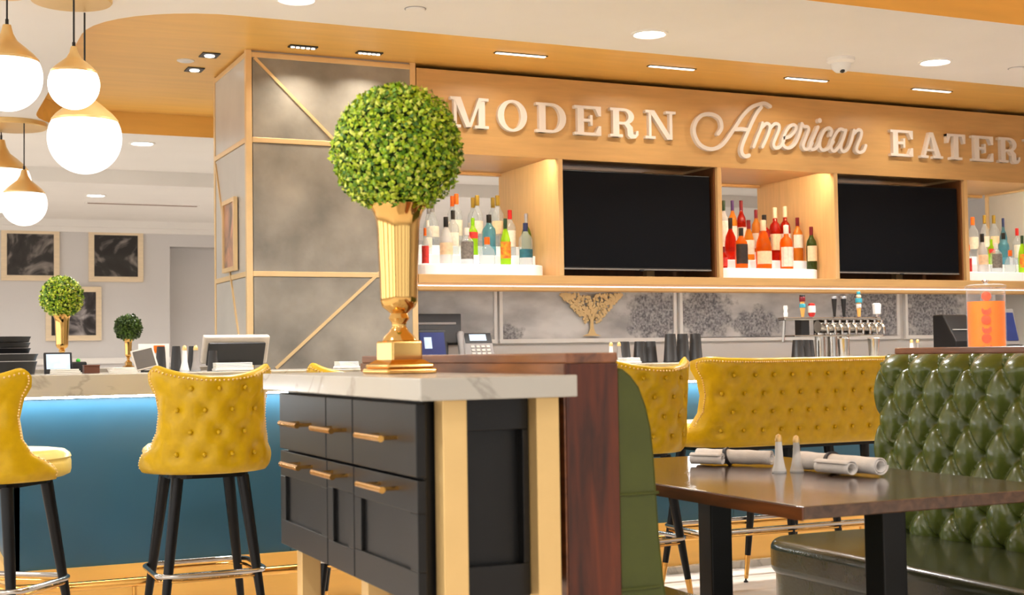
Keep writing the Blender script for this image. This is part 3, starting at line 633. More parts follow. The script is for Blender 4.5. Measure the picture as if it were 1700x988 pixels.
# ------------------------------------------------------------------ topiaries
def topiary(loc, r, vase_h, n, leaf, label, leafmat='box_leaf', seed=1, simple=False):
    t = thing('topiary', label, 'topiary', loc, R(8)); rnd = random.Random(seed); k = vase_h/.436
    b = .072*k
    part('foot', G().box(-b, b, -b, b, 0, .014*k).box(-b*.92, b*.92, -b*.92, b*.92, .014*k, .026*k).box(-b*.62, b*.62, -b*.62, b*.62, .03*k, .085*k), 'polished_gold', t, bevel=.006*k, seg=3)
    part('foot', G().lathe([(b*1.2, .024*k), (b*1.05, .03*k), (b*.9, .036*k)], 4, a0=pi/4, a1=pi/4+2*pi), 'polished_gold', t)
    prof = [(.044, .085), (.040, .095), (.026, .108), (.018, .122), (.020, .132), (.027, .142), (.024, .15), (.022, .155), (.03, .162), (.042, .172), (.048, .186), (.0485, .2), (.05, .26), (.053, .32), (.0545, .37), (.057, .395), (.064, .415), (.074, .432), (.076, .436), (.072, .436), (.06, .42), (0, .41)]
    part('vase', G().lathe([(a*k, z*k) for a, z in prof], 40), 'polished_gold', t, smooth=50)
    cz = vase_h+r*.88
    part('foliage_core', G().sphere((0, 0, cz), r*.9, 32, 20), 'topiary_core', t, smooth=80)
    g = G(); ga = pi*(3-5**.5)
    for i in range(n):
        z = 1-2*(i+.5)/n; q = math.sqrt(1-z*z); a = ga*i+rnd.uniform(-.05, .05)
        nrm = Vector((q*cos(a), q*sin(a), z)); bump = 1+.035*sin(5*a+3*z)*sin(7*z+a)
        p = nrm*r*bump*rnd.uniform(.9, 1.03)
        tv = nrm.orthogonal().normalized(); tv.rotate(Matrix.Rotation(rnd.uniform(0, 2*pi), 3, nrm)); d = (tv+nrm*rnd.uniform(.1, 1.0)).normalized()
        s = leaf*rnd.uniform(.7, 1.3); sd = d.cross(nrm).normalized()*s*.42; up_ = d.cross(sd).normalized()*s*.14*-1
        c0 = p+Vector((0, 0, cz)); P = [c0, c0+d*s*.5+sd+up_*-1, c0+d*s, c0+d*s*.5-sd+up_*-1, c0+d*s*.5]
        g.add(P, [(0, 1, 4), (1, 2, 4), (2, 3, 4), (3, 0, 4)])
    me = bpy.data.meshes.new('leaves'); me.from_pydata(g.v, [], g.f); me.materials.append(MATS[leafmat]); o = bpy.data.objects.new('leaves', me); C.objects.link(o); o.parent = t; o['kind'] = 'stuff'
topiary((1.185, 3.285, 1.077), .163, .436, 8500, .0130, 'large round boxwood topiary in a tall gold urn on the marble cabinet', seed=2)
topiary((1.04, 9.6, 1.065), .135, .37, 2200, .02, 'distant boxwood ball in a gold urn before the lower picture', 'box_leaf', 5)
topiary((1.493, 9.7, 1.065), .09, .20, 1200, .018, 'small dark boxwood ball in a gold vase, rightmost on the rear bar', 'box_leaf_dark', 9)

# ------------------------------------------------------------------ sideboard cabinet
CX, CY = 1.155, 3.22
cb = thing('sideboard', 'black sideboard cabinet with brass legs and bar handles against the booth partition', 'cabinet', (CX, CY, 0))
def cbox(name, x0, x1, y0, y1, z0, z1, ma='black_paint', parent=cb, **k): return part(name, G().box(x0-CX, x1-CX, y0-CY, y1-CY, z0, z1), ma, parent, **k)
cbox('body', 1.025, 1.315, 2.70, 3.78, .6, 1.029)
cbox('shelf_panel', 1.03, 1.33, 2.75, 3.74, .16, .18, 'black_paint')
bays = ((2.675, 3.106), (3.112, 3.325), (3.331, 3.78))
for k, (a, b) in enumerate(bays):
    d = cbox('drawer', 1.0, 1.024, a, b, .866, 1.022, bevel=.003)
    m_ = a+(b-a)*(.42 if k != 1 else .5); hl = .085
    part('handle', G().tube([(.955-CX, m_-hl-CY, .945), (.955-CX, m_+hl-CY, .945)], .0075, 10).tube([(.955-CX, m_-hl*.7-CY, .945), (1.0-CX, m_-hl*.7-CY, .945)], .005, 8).tube([(.955-CX, m_+hl*.7-CY, .945), (1.0-CX, m_+hl*.7-CY, .945)], .005, 8), 'brass', d, smooth=50)
    fw = .05 if k != 1 else .045
    d = thing('door', '', ''); del d['label'], d['category']; d.parent = cb
    for q in ((a, b, .86-fw-.02, .86), (a, b, .597, .597+fw+.02), (a, a+fw, .597+fw+.02, .86-fw-.02), (b-fw, b, .597+fw+.02, .86-fw-.02)):
        cbox('frame_rail', 1.002, 1.022, *q, parent=d, bevel=.002)
    cbox('inset_panel', 1.012, 1.022, a+fw, b-fw, .597+fw+.02, .86-fw-.02, parent=d)
    part('handle', G().tube([(.957-CX, m_-hl-CY, .835), (.957-CX, m_+hl-CY, .835)], .0075, 10).tube([(.957-CX, m_-hl*.7-CY, .835), (1.002-CX, m_-hl*.7-CY, .835)], .005, 8).tube([(.957-CX, m_+hl*.7-CY, .835), (1.002-CX, m_+hl*.7-CY, .835)], .005, 8), 'brass', d, smooth=50)
# end panel with frame
ep = thing('end_panel', '', ''); del ep['label'], ep['category']; ep.parent = cb
for q in ((1.10, 1.26, .96, 1.029), (1.10, 1.26, .6, .67), (1.10, 1.115, .67, .96), (1.245, 1.26, .67, .96)):
    cbox('frame_rail', q[0], q[1], 2.672, 2.70, q[2], q[3], parent=ep, bevel=.002)
for x in (1.045, 1.262):
    for y in (2.635, 3.72): cbox('leg', x, x+.055, y, y+.05, 0, 1.029 if y < 3 else .6, 'satin_brass', bevel=.002)
cbox('leg', 1.045, 1.1, 3.14, 3.19, 0, .6, 'satin_brass', bevel=.002)
mt = part('marble_top', G().box(.975, 1.335, 2.58, 3.87, 1.03, 1.077), 'marble', None, bevel=.003); tag(mt, 'pale veined marble slab on top of the black sideboard', 'worktop')

# ------------------------------------------------------------------ booths
def booth_partition(x0, x1, y0, y1, label):
    t = thing('booth_partition', label, 'partition', ((x0+x1)/2, (y0+y1)/2, 0)); w, d = (x1-x0)/2, (y1-y0)/2
    part('panel', G().box(-w, w, -d, d, 0, 1.10), 'walnut', t, bevel=.002)
    part('cap_rail', G().box(-w, w, -d, d, 1.10, 1.124), 'walnut_h', t, bevel=.004)
    part('side_face', G().box(-w-.004, -w, -d+.003, d, .02, 1.10), 'walnut_h', t)
booth_partition(1.362, 1.495, 2.69, 4.13, 'dark walnut booth partition behind the black sideboard')
booth_partition(3.506, 3.61, 2.0, 4.12, 'dark walnut cap and partition behind the tufted green booth back')
# left bench (seen from its near end)
lb = thing('booth_bench', 'plain-sided green leather bench against the walnut partition', 'bench', (1.7, 3.4, 0))
def prof_back():
    P = [(1.497, .30), (1.497, 1.08)]
    for x, z in ((1.503, 1.09), (1.52, 1.085), (1.54, 1.07), (1.56, 1.045), (1.578, 1.0), (1.59, .95), (1.597, .88), (1.602, .80), (1.607, .70), (1.617, .60), (1.632, .50), (1.645, .42), (1.65, .30)): P.append((x, z))
    return P
for a, b, nm in ((2.705, 4.12, 'back_cushion'),):
    part(nm, G().prism_xz([(x-1.7, z) for x, z in prof_back()], a-3.4, b-3.4), 'green_side', lb, bevel=.008, smooth=35)
for z in (.585, .80):
    part('seam', G().tube([(1.50-1.7, 2.703-3.4, z), (1.55-1.7, 2.701-3.4, z), (1.603-1.7, 2.704-3.4, z)], .0035, 6), 'green_side', lb)
part('seat', G().prism_xy(rrect(1.66-1.7, 2.03-1.7, 2.70-3.4, 4.12-3.4, .12, 8, (1, 0, 0, 1)), .30, .455), 'green_seat', lb, bevel=.03, seg=4, smooth=50)
part('base', G().box(1.52-1.7, 1.95-1.7, 2.76-3.4, 4.05-3.4, 0, .30), 'black_wood', lb)
# right bench, deep buttoned back
XB = 3.375; dy, dz = .1545, .1035; zb0 = 1.064
rbn = thing('booth_bench', 'deep-buttoned green leather bench on the right of the dark table', 'bench', (3.2, 3.1, 0))
ya, yb_ = 2.1, 4.085
buttons = []
for r in range(8):
    z = zb0-r*dz; off = 3.914 if r % 2 == 0 else 3.914+dy/2+.02*0
    for k in range(-1, 14):
        y = off-k*dy
        if ya+.02 < y < yb_-.0 and z > .42: buttons.append((y, z))
def tuft(y, z):
    a = (y-3.914)/dy; b = (z-zb0)/(dz*2)
    p, q = (a+b), (a-b)
    e = abs(sin(pi*p)*sin(pi*q))
    fold = e**.45
    dmin = min(((y-by)/dy)**2+((z-bz)/(dz*1.4))**2 for by, bz in buttons if abs(by-y) < .2 and abs(bz-z) < .16) if any(abs(by-y) < .2 and abs(bz-z) < .16 for by, bz in buttons) else 1
    dep = math.exp(-dmin/.014)
    return .033*fold-.020*dep
NY, NZ = 300, 130; rows = []
for j in range(NZ+1):
    z = .40+(1.10-.40)*j/NZ; row = []
    for i in range(NY+1):
        y = ya+(yb_-ya)*i/NY
        h = tuft(y, z)
        top = max(0, (z-1.03)/.07); x = XB+.03*(z-.455)-h-.01
        x += .05*top**2.2
        ed = max(0, (y-(yb_-.035))/.035); x += .055*ed**2
        lo = max(0, (.5-z)/.1); x += .03*lo**2
        row.append((x-3.2, y-3.1, z))
    rows.append(row)
g = G().grid(rows)
back = part('buttoned_back', g, 'green_leather', rbn, smooth=70)
part('back_board', G().box(3.425-3.2, 3.498-3.2, ya-3.1, yb_-3.1, .3, 1.098), 'green_leather', rbn, bevel=.01)
bme = None
for y, z in buttons:
    if z < .47 or y < 2.6: continue
    gx = XB+.03*(z-.455)-tuft(y, z)-.012
    if bme is None:
        o = part('button', G().lathe([(.0, .006), (.006, .0045), (.0085, 0), (.006, -.004)], 10).xform(Matrix.Rotation(-pi/2, 4, 'Y')), 'green_leather', back, smooth=60); bme = o.data
    else:
        o = bpy.data.objects.new('button', bme); C.objects.link(o); o.parent = back
    o.location = (gx-3.2, y-3.1, z)
part('seat', G().prism_xy(rrect(2.82-3.2, 3.40-3.2, 2.0-3.1, 4.10-3.1, .16, 10, (1, 1, 0, 0)), .33, .452), 'green_seat', rbn, bevel=.032, seg=5, smooth=50)
part('seat_skirt', G().prism_xy(rrect(2.835-3.2, 3.40-3.2, 2.0-3.1, 4.085-3.1, .15, 10, (1, 1, 0, 0)), .02, .335), 'green_seat', rbn, smooth=50)
part('piping', G().tube([(2.85-3.2, 2.0-3.1, .447), (2.85-3.2, 3.90-3.1, .447), (2.88-3.2, 4.0-3.1, .447), (2.98-3.2, 4.065-3.1, .447), (3.3-3.2, 4.07-3.1, .447)], .004, 6), 'green_seat', rbn, smooth=60)

# table
tb = thing('dining_table', 'dark polished wooden booth table on black posts', 'table', (2.337, 3.30, 0))
part('tabletop', G().box(-.42, .42, -.72, .72, .729, .76), 'table_wood', tb, bevel=.003)
part('edge_band', G().box(-.424, -.42, -.72, .72, .727, .757), 'table_edge', tb)
for y in (-.5, .3):
    p = part('post', G().box(-.038, .038, y-.038, y+.038, .02, .729), 'black_paint', tb, bevel=.004)
    part('base_plate', G().box(-.28, .28, y-.05, y+.05, 0, .02), 'black_paint', tb, bevel=.004)
    part('support_plate', G().box(-.2, .2, y-.05, y+.05, .715, .729), 'black_paint', tb)
# salt and pepper shakers
def shaker(x, y, z, h, label, body='white_plastic', grp='salt and pepper shakers'):
    t = thing('shaker', label, 'shaker', (x, y, z), group=grp); k = h/.115
    part('body', G().lathe([(.0, 0), (.02*k, 0), (.021*k, .006*k), (.017*k, .02*k), (.0125*k, .045*k), (.010*k, .085*k), (.0095*k, .092*k), (0, .092*k)], 18), body, t, smooth=50)
    part('base_ring', G().lathe([(.0205*k, .0), (.0225*k, .002*k), (.021*k, .006*k)], 18), 'glass_clear', t)
    part('cap', G().lathe([(.0105*k, .092*k), (.0105*k, .1*k), (.008*k, .11*k), (0, .115*k)], 16), 'satin_brass', t, smooth=50)
shaker(2.387, 3.325, .76, .115, 'white shaker with brass cap on the dark table, left one')
shaker(2.441, 3.312, .76, .11, 'frosted glass shaker with brass cap on the dark table, right one', 'glass_white')
# rolled napkins
def napkin(p, q, r, label, tail, flip=1):
    P, Q = Vector(p), Vector(q); mid = (P+Q)/2; t = thing('rolled_napkin', label, 'napkin', (mid.x, mid.y, .76), group='rolled napkins on the dark table')
    d = Q-P; L_ = d.length; ang = math.atan2(d.y, d.x); t.rotation_euler = (0, 0, ang)
    rows = []; n = 22
    for i in range(11):
        x = -L_/2+L_*i/10; rr = r*(1-.12*(i/10))*(1+.04*sin(i*2.1)); row = []
        for k in range(n*2+1):
            a = 2*pi*2*k/(n*2); q_ = rr*(.55+.45*k/(n*2)); row.append((x, q_*cos(a)*1.15, r+q_*sin(a)*.98))
        rows.append(row)
    o = part('roll', G().grid(rows), 'white_cloth', t, smooth=80); s = o.modifiers.new('thickness', 'SOLIDIFY'); s.thickness = .0025
    part('paper_band', G().lathe([(r*1.02, -.006), (r*1.03, 0), (r*1.02, .006)], 20).xform(Matrix.Translation((-L_*.08, 0, r)) @ Matrix.Rotation(R(72), 4, 'Y') @ Matrix.Scale(1.12, 4, (0, 1, 0))), 'dark_band', t)
    g = G(); rows = []
    for i in range(8):
        x = tail[0]+(tail[1]-tail[0])*i/7; row = []
        for k in range(n+1):
            a = 2*pi*k/n*1.4; q_ = r*.78*(.6+.4*k/n); row.append((x, tail[2]+q_*cos(a)*1.1, q_*sin(a)*.95+r*.78))
        rows.append(row)
    o = part('folded_tail', G().grid(rows), 'white_cloth', t, smooth=80); s = o.modifiers.new('thickness', 'SOLIDIFY'); s.thickness = .0025
napkin((2.355, 3.72, .76), (2.50, 3.52, .76), .028, 'rolled white napkin on the far side of the shakers', (-.125, -.02, -.05))
napkin((2.50, 3.37, .76), (2.545, 3.06, .76), .031, 'rolled white napkin on the near side of the shakers', (-.02, .11, -.066))

# ------------------------------------------------------------------ bar stools
def make_seat(L, label, nleg):
    h = L/2; a_, b_ = .235, .25; zb = .69
    t = thing('bar_stool' if L == 0 else 'bar_settee', label, 'stool' if L == 0 else 'settee', group='yellow buttoned bar seats' if L == 0 else None)
    PH = [(0, 93), (.07, 96), (.15, 88), (.25, 68), (.4, 59), (.6, 57), (.78, 61), (.9, 67), (1, 67)]
    nS = 48 if L == 0 else 110; nT = 40
    def ztop(s):
        c = .045*max(0, (abs(s)-.84)/.16)**2
        return (1.058+.056*s*s-c) if L == 0 else (1.088+.034*s**8-c)
    btn = []
    for r, z in enumerate((.765, .848, .931, 1.012)):
        m_ = 0 if r % 2 else .5
        n = int((h+.22)/.1)+1
        for k in range(-n, n+1):
            arc = (k+m_)*.1
            if abs(arc) < h+.19-(.02 if r % 2 else 0): btn.append((arc, z))
    def pt(s, t_, off):
        ph = R(interp(PH, t_)); q = abs(s)*(h+.24*ph); sg_ = 1 if s >= 0 else -1
        z = zb+t_*(ztop(s)-zb)
        lean = -.035*t_
        if q <= h: x, y, nx, ny = q, -b_, 0, -1
        else:
            f_ = (q-h)/.24; x, y, nx, ny = h+a_*sin(f_), -b_*cos(f_), sin(f_), -cos(f_)
        ear = .02*max(0, (t_-.75)/.25)*s**6
        arc = sg_*q; dmp = 0
        if off > 0:
            near = [((arc-ba)**2+(z-bz)**2) for ba, bz in btn if abs(ba-arc) < .09 and abs(bz-z) < .09]
            if near: dmp = -.013*math.exp(-min(near)/.0008)
            pa, pb = (arc/.1+(z-.765)/.166), (arc/.1-(z-.765)/.166)
            dmp += .006*(abs(sin(pi*(pa-.5))*sin(pi*(pb-.5))))**.5
        e = (1-.8*abs(s)**10)*(1-.8*abs(2*t_-1)**12)
        o_ = (off*e if off > 0 else off*e)+dmp*e+ear
        return (sg_*(x+nx*o_), y+ny*o_+lean, z)
    outer = [[pt(-1+2*i/nS, j/nT, .022) for i in range(nS+1)] for j in range(nT+1)]
    inner = [[pt(-1+2*i/nS, j/nT, -.03) for i in range(nS+1)] for j in range(nT+1)]
    g = G().grid(outer).grid(inner)
    W_ = nS+1; O = (nT+1)*W_
    loop = [i for i in range(W_)]+[j*W_+nS for j in range(1, nT+1)]+[nT*W_+i for i in range(nS-1, -1, -1)]+[j*W_ for j in range(nT-1, 0, -1)]
    g.f += [(loop[k], loop[(k+1) % len(loop)], O+loop[(k+1) % len(loop)], O+loop[k]) for k in range(len(loop))]
    back = part('backrest', g, 'yellow_leather', t, smooth=60)
    gb = G()
    for arc, z in btn:
        q = abs(arc); sg_ = 1 if arc >= 0 else -1
        if q <= h: x, y, nx, ny = q, -b_, 0, -1
        else: f_ = (q-h)/.24; x, y, nx, ny = h+a_*sin(f_), -b_*cos(f_), sin(f_), -cos(f_)
        tt = (z-zb)/(1.06-zb)
        gb.sphere((sg_*(x+nx*.0155), y+ny*.0155-.035*tt, z), .009, 8, 5)
    part('buttons', gb, 'yellow_leather', back, smooth=80, kind='stuff')
    gn = G(); k = 0
    def nail(p): gn.sphere(p, .0042, 6, 4)
    N_ = 34 if L == 0 else 110
    for i in range(N_+1): nail(pt(-.95+1.9*i/N_, .955, .024))
    for sgn in (-1, 1):
        for i in range(36): nail(pt(sgn*.955, .04+.9*i/35, .022))
    part('nail_trim', gn, 'satin_brass', back, smooth=80, kind='stuff')
    # seat cushion
    def outline(sc):
        P = []
        for i in range(48):
            th = 2*pi*i/48; cx, sy = cos(th), sin(th); e = .72
            x = (abs(cx)**e)*(.222)*(1 if cx >= 0 else -1); y = (abs(sy)**e)*.235*(1 if sy >= 0 else -1)+.03
            P.append((x*sc+(h if x >= 0 else -h), (y-.03)*sc+.03))
        return P
    rows = []
    for sc, z in ((.9, .69), (.985, .7), (1, .715), (1, .745), (.985, .757), (1.0, .762), (.98, .775), (.9, .79), (.7, .797), (.4, .80)):
        q = outline(sc); rows.append([(x, y, z) for x, y in q]+[(q[0][0], q[0][1], z)])
    g = G().grid(rows); top = rows[-1][:-1]; g.add(top, [tuple(range(len(top)))])
    part('seat', g, 'lit_yellow_leather', t, smooth=50)
    part('seat_frame', G().prism_xy(rrect(-h-.155, h+.155, -.16, .16, .08, 6), .668, .692), 'black_wood', t)
    xs = [(-h-.125, -h-.205), (h+.125, h+.205)] if nleg == 4 else [(-h-.125, -h-.205), (-.12, -.14), (.12, .14), (h+.125, h+.205)]
    for xt, xb in xs:
        for yt, yb in ((-.125, -.20), (.125, .20)):
            T_, B_ = Vector((xt, yt, .67)), Vector((xb, yb, .0)); M_ = T_.lerp(B_, .80)
            l = part('leg', G().tube([T_, T_.lerp(B_, .4), M_], [.024, .020, .0145], 12), 'black_wood', t, smooth=50)
            part('ferrule', G().tube([M_, T_.lerp(B_, .97)], [.0145, .0095], 12), 'brass', l, smooth=50)
            part('glide', G().lathe([(.011, 0), (.011, .006), (.005, .01), (.005, .022)], 10, B_.x, B_.y, 0), 'dark_steel', l)
    x = h+.205; y = .19; zr = .31
    part('foot_ring', G().tube([(p[0], p[1], zr) for p in rrect(-x, x, -y, y, .07, 5)], .0095, 10, True), 'steel' , t, smooth=60)
    part('foot_ring', G().tube([(p[0], p[1], zr-.02) for p in rrect(-x+.012, x-.012, -y+.012, y-.012, .06, 5)], .006, 8, True), 'brass', t, smooth=60)
    return t
st = make_seat(0, 'yellow buttoned bar stool fully in view, second from the left edge', 4)
st.location = (1.105, 5.33, 0)
copy_tree(st, (.35, 5.35, 0), R(-38), 'yellow buttoned bar stool turned sideways at the left edge, seat showing')
copy_tree(st, (1.78, 5.34, 0), R(-20), 'yellow bar stool mostly hidden behind the black sideboard and marble top')
copy_tree(st, (2.93, 5.22, 0), R(8), 'yellow bar stool just right of the green booth end, half hidden by it')
bs = make_seat(.82, 'wide yellow buttoned bar settee between the single stool and the tufted green booth', 8)
bs.location = (3.90, 5.33, 0)

# ------------------------------------------------------------------ bottles
def bottle(x, y, z, h, r, glassm, capm, labelm, shape, label, group, l0=.12, l1=.42, sq=False):
    t = thing('bottle', label, 'bottle', (x, y, z), group=group)
    sh = {'tall': [(.92, 0), (1, .02), (1, .58), (.9, .66), (.5, .74), (.36, .80), (.34, .9)],
          'slope': [(.95, 0), (1, .02), (1, .42), (.88, .55), (.55, .70), (.34, .78), (.33, .88)],
          'round': [(.8, 0), (1, .05), (1.0, .35), (.85, .55), (.45, .68), (.32, .74), (.32, .84)],
          'square': [(1, 0), (1.02, .02), (1.02, .6), (.85, .68), (.4, .74), (.36, .9)],
          'long': [(.95, 0), (1, .02), (1, .5), (.75, .62), (.4, .7), (.34, .88)]}[shape]
    n = 8 if shape == 'square' else 16
    part('glass_body', G().lathe([(0, .002*h)]+[(a*r, b*h) for a, b in sh], n, a0=pi/8, a1=pi/8+2*pi), glassm, t, smooth=50)
    zt = sh[-1][1]; rt = sh[-1][0]*r
    part('cap', G().lathe([(rt*1.08, (zt-.1)*h), (rt*1.12, (zt-.1)*h+.001), (rt*1.12, h*.995), (rt*.8, h), (0, h)], 12), capm, t, smooth=40)
    if labelm:
        part('label', G().lathe([(r*1.015, l0*h), (r*1.02, l0*h+.001), (r*1.02, l1*h), (r*1.01, l1*h)], 14, a0=-pi*.98, a1=-pi*.02), labelm, t, smooth=40)
    return t
GA, GB, GC = 'clear spirit bottles beside the column', 'amber whisky bottles between the televisions', 'bottles in the right-hand niche'
def specs(pre):
    return {
 'orange': ('glass_clear', 'orange', 'label_red', 'long', 'slim clear bottle with orange cap and base label, front row', .02, .5),
 'malibu': ('glass_white', 'black_cap', 'label_cream', 'slope', 'milky white bottle with black cap and sunset label, front row', .2, .45),
 'bacardi': ('glass_clear', 'white_cap', 'label_grey', 'tall', 'clear rum bottle with grey label and red dot, front row', .15, .62),
 'patron': ('glass_clear', 'orange', None, 'round', 'squat round clear bottle with orange stopper, front row', 0, 0),
 'verm': ('glass_lime', 'green_cap', 'label_yellow', 'slope', 'lime green bottle with yellow and red label, front row', .14, .5),
 'bluelab': ('glass_clear', 'blue_cap', 'label_teal', 'tall', 'clear bottle with navy cap and teal label, front row', .18, .38),
 'clear': ('glass_clear', 'white_cap', 'label_white', 'tall', 'short clear bottle with white cap behind the slim orange one', .2, .5),
 'blackcap': ('glass_clear', 'black_cap', 'label_white', 'tall', 'clear bottle with tall black cap in the middle row', .2, .5),
 'lime': ('glass_lime', 'glass_lime', 'label_red', 'tall', 'bright lime bottle with a red dot label in the middle row', .45, .62),
 'blue': ('glass_blue', 'dark_steel', None, 'tall', 'broad pale blue bottle in the middle row', 0, 0),
 'redcap': ('glass_clear', 'red', 'label_white', 'tall', 'clear bottle with red cap in the middle row', .2, .55),
 'green': ('glass_green', 'silver_cap', None, 'long', 'olive green wine-shaped bottle with silver neck', 0, 0),
 'bigclear': ('glass_clear', 'silver_cap', 'label_white', 'slope', 'big clear round-shouldered bottle in the back row', .2, .45),
 'orangecap': ('glass_clear', 'orange', 'label_white', 'tall', 'tall clear bottle with orange cap in the back row', .2, .5),
 'gold': ('glass_clear', 'gold_cap', 'label_white', 'tall', 'clear bottle with gold cap in the back row, left gold one', .25, .5),
 'gold2': ('glass_clear', 'gold_cap', 'label_cream', 'tall', 'clear bottle with gold cap in the back row, right gold one', .25, .5),
 'bluetall': ('glass_blue', 'blue_cap', None, 'long', 'slim tall blue bottle in the back row', 0, 0)}
for x, y, z, h, r, k in ((2.914,7.60,1.67,0.219,0.022,'orange'),(3.050,7.60,1.67,0.290,0.040,'malibu'),(3.187,7.60,1.67,0.226,0.040,'bacardi'),(3.321,7.60,1.67,0.172,0.050,'patron'),(3.446,7.60,1.67,0.291,0.033,'verm'),(3.584,7.60,1.67,0.267,0.043,'bluelab'),
 (3.000,7.78,1.74,0.216,0.027,'clear'),(3.170,7.78,1.74,0.282,0.036,'blackcap'),(3.304,7.78,1.74,0.238,0.031,'lime'),(3.415,7.78,1.74,0.262,0.043,'blue'),(3.560,7.78,1.74,0.296,0.037,'redcap'),(3.665,7.76,1.74,0.274,0.032,'green'),
 (3.099,7.95,1.81,0.276,0.042,'bigclear'),(3.265,7.95,1.81,0.338,0.037,'orangecap'),(3.409,7.95,1.81,0.333,0.037,'gold'),(3.552,7.95,1.81,0.338,0.039,'gold2')):
    s = specs('')[k]; bottle(x, y, z, h, r, *s[:4], s[4]+' by the column' if 'row' in s[4] else s[4]+', by the column', GA, s[5], s[6])
for x, h, k, d in ((3.285, .338, 'orangecap', 'tall clear orange-capped bottle facing the rear side, niche beside the column'), (3.430, .333, 'gold', 'gold-capped clear bottle facing the rear side, left of two beside the column'), (3.572, .338, 'gold2', 'gold-capped clear bottle facing the rear side, right of two beside the column'), (3.12, .276, 'bigclear', 'round-shouldered clear bottle facing the rear side beside the column')):
    s = specs('')[k]; bottle(x, 8.07, 1.81, h, .036, *s[:4], d, GA, s[5], s[6])
for x, y, z, h, r, k in ((7.184,7.60,1.67,0.203,0.020,'orange'),(7.314,7.60,1.67,0.287,0.041,'malibu'),(7.447,7.60,1.67,0.222,0.042,'bacardi'),(7.584,7.60,1.67,0.170,0.042,'patron'),(7.707,7.60,1.67,0.283,0.031,'verm'),
 (7.577,7.78,1.74,0.197,0.028,'lime'),(7.700,7.78,1.74,0.249,0.042,'blue'),(7.840,7.78,1.74,0.288,0.035,'redcap'),(7.560,7.95,1.81,0.312,0.040,'orangecap'),(7.680,7.95,1.81,0.330,0.034,'gold'),(7.775,7.95,1.81,0.333,0.037,'gold2'),(7.87,7.95,1.81,0.313,0.029,'bluetall')):
    s = specs('')[k]; bottle(x, y, z, h, r, *s[:4], s[4]+' of the right-hand niche' if 'row' in s[4] else s[4]+', right-hand niche', GC, s[5], s[6])
WH = {'redround': ('glass_red', 'dark_red', 'label_red', 'round', 'small round red-amber bottle at the left end of the front row', .1, .5),
 'darklabel': ('glass_amber', 'black_cap', 'label_dark', 'tall', 'amber bottle with a black label and black cap, front row', .12, .6),
 'wide': ('glass_amber', 'pale_cap', 'label_cream', 'slope', 'broad amber decanter with a peach label, front row', .1, .36),
 'beam': ('glass_amber', 'white_cap', 'label_white', 'square', 'square amber bottle with white label and red seal, front row', .06, .5),
 'jameson': ('glass_darkgreen', 'dark_red', 'label_cream', 'tall', 'dark green whisky bottle with cream label, right of front row', .2, .55),
 'red': ('glass_red', 'black_cap', None, 'round', 'red-orange bulbous bottle in the middle row', 0, 0),
 'honey': ('glass_honey', 'dark_red', 'label_white', 'slope', 'honey-coloured bottle with dark red cap in the middle row', .15, .5),
 'black': ('glass_red', 'black_cap', 'label_dark', 'square', 'dark red bottle with a wide black cap', .2, .5),
 'amber': ('glass_honey', 'dark_red', 'label_white', 'tall', 'golden bottle with white label beside the right niche wall', .3, .6),
 'maker1': ('glass_red', 'pale_cap', 'label_cream', 'square', 'tall square bottle with a pale long neck, left of two', .2, .5),
 'maker2': ('glass_red', 'pale_cap', 'label_white', 'square', 'tall square bottle with a pale long neck, right of two', .2, .5),
 'greenband': ('glass_white', 'green_cap', 'label_white', 'tall', 'pale bottle with a green neck band, back row left', .1, .6),
 'purple': ('glass_honey', 'purple', 'label_white', 'tall', 'pale honey bottle with a purple neck band, back row', .1, .5),
 'redband': ('glass_red', 'dark_red', 'label_white', 'tall', 'tall amber bottle with a red neck band, back row', .1, .48),
 'darkred': ('glass_honey', 'dark_red', 'label_white', 'tall', 'amber bottle with a maroon cap, back row right', .1, .45)}
for x, y, z, h, r, k in ((5.046,7.60,1.67,0.148,0.026,'redround'),(5.189,7.60,1.67,0.277,0.043,'darklabel'),(5.369,7.60,1.67,0.334,0.054,'wide'),(5.558,7.60,1.67,0.305,0.045,'beam'),(5.768,7.60,1.67,0.300,0.036,'jameson'),
 (5.225,7.78,1.74,0.293,0.041,'red'),(5.375,7.78,1.74,0.282,0.038,'honey'),(5.500,7.77,1.74,0.321,0.040,'black'),(5.765,7.75,1.74,0.308,0.036,'amber'),(5.597,7.78,1.74,0.376,0.040,'maker1'),(5.690,7.79,1.74,0.388,0.038,'maker2'),
 (5.287,7.95,1.81,0.364,0.031,'greenband'),(5.360,7.95,1.81,0.367,0.031,'purple'),(5.433,7.95,1.81,0.369,0.033,'redband'),(5.557,7.95,1.81,0.307,0.033,'darkred')):
    s = WH[k]; bottle(x, y, z, h, r, *s[:4], s[4]+' of the whiskies' if 'row' in s[4] else s[4]+', among the whiskies', GB, s[5], s[6])

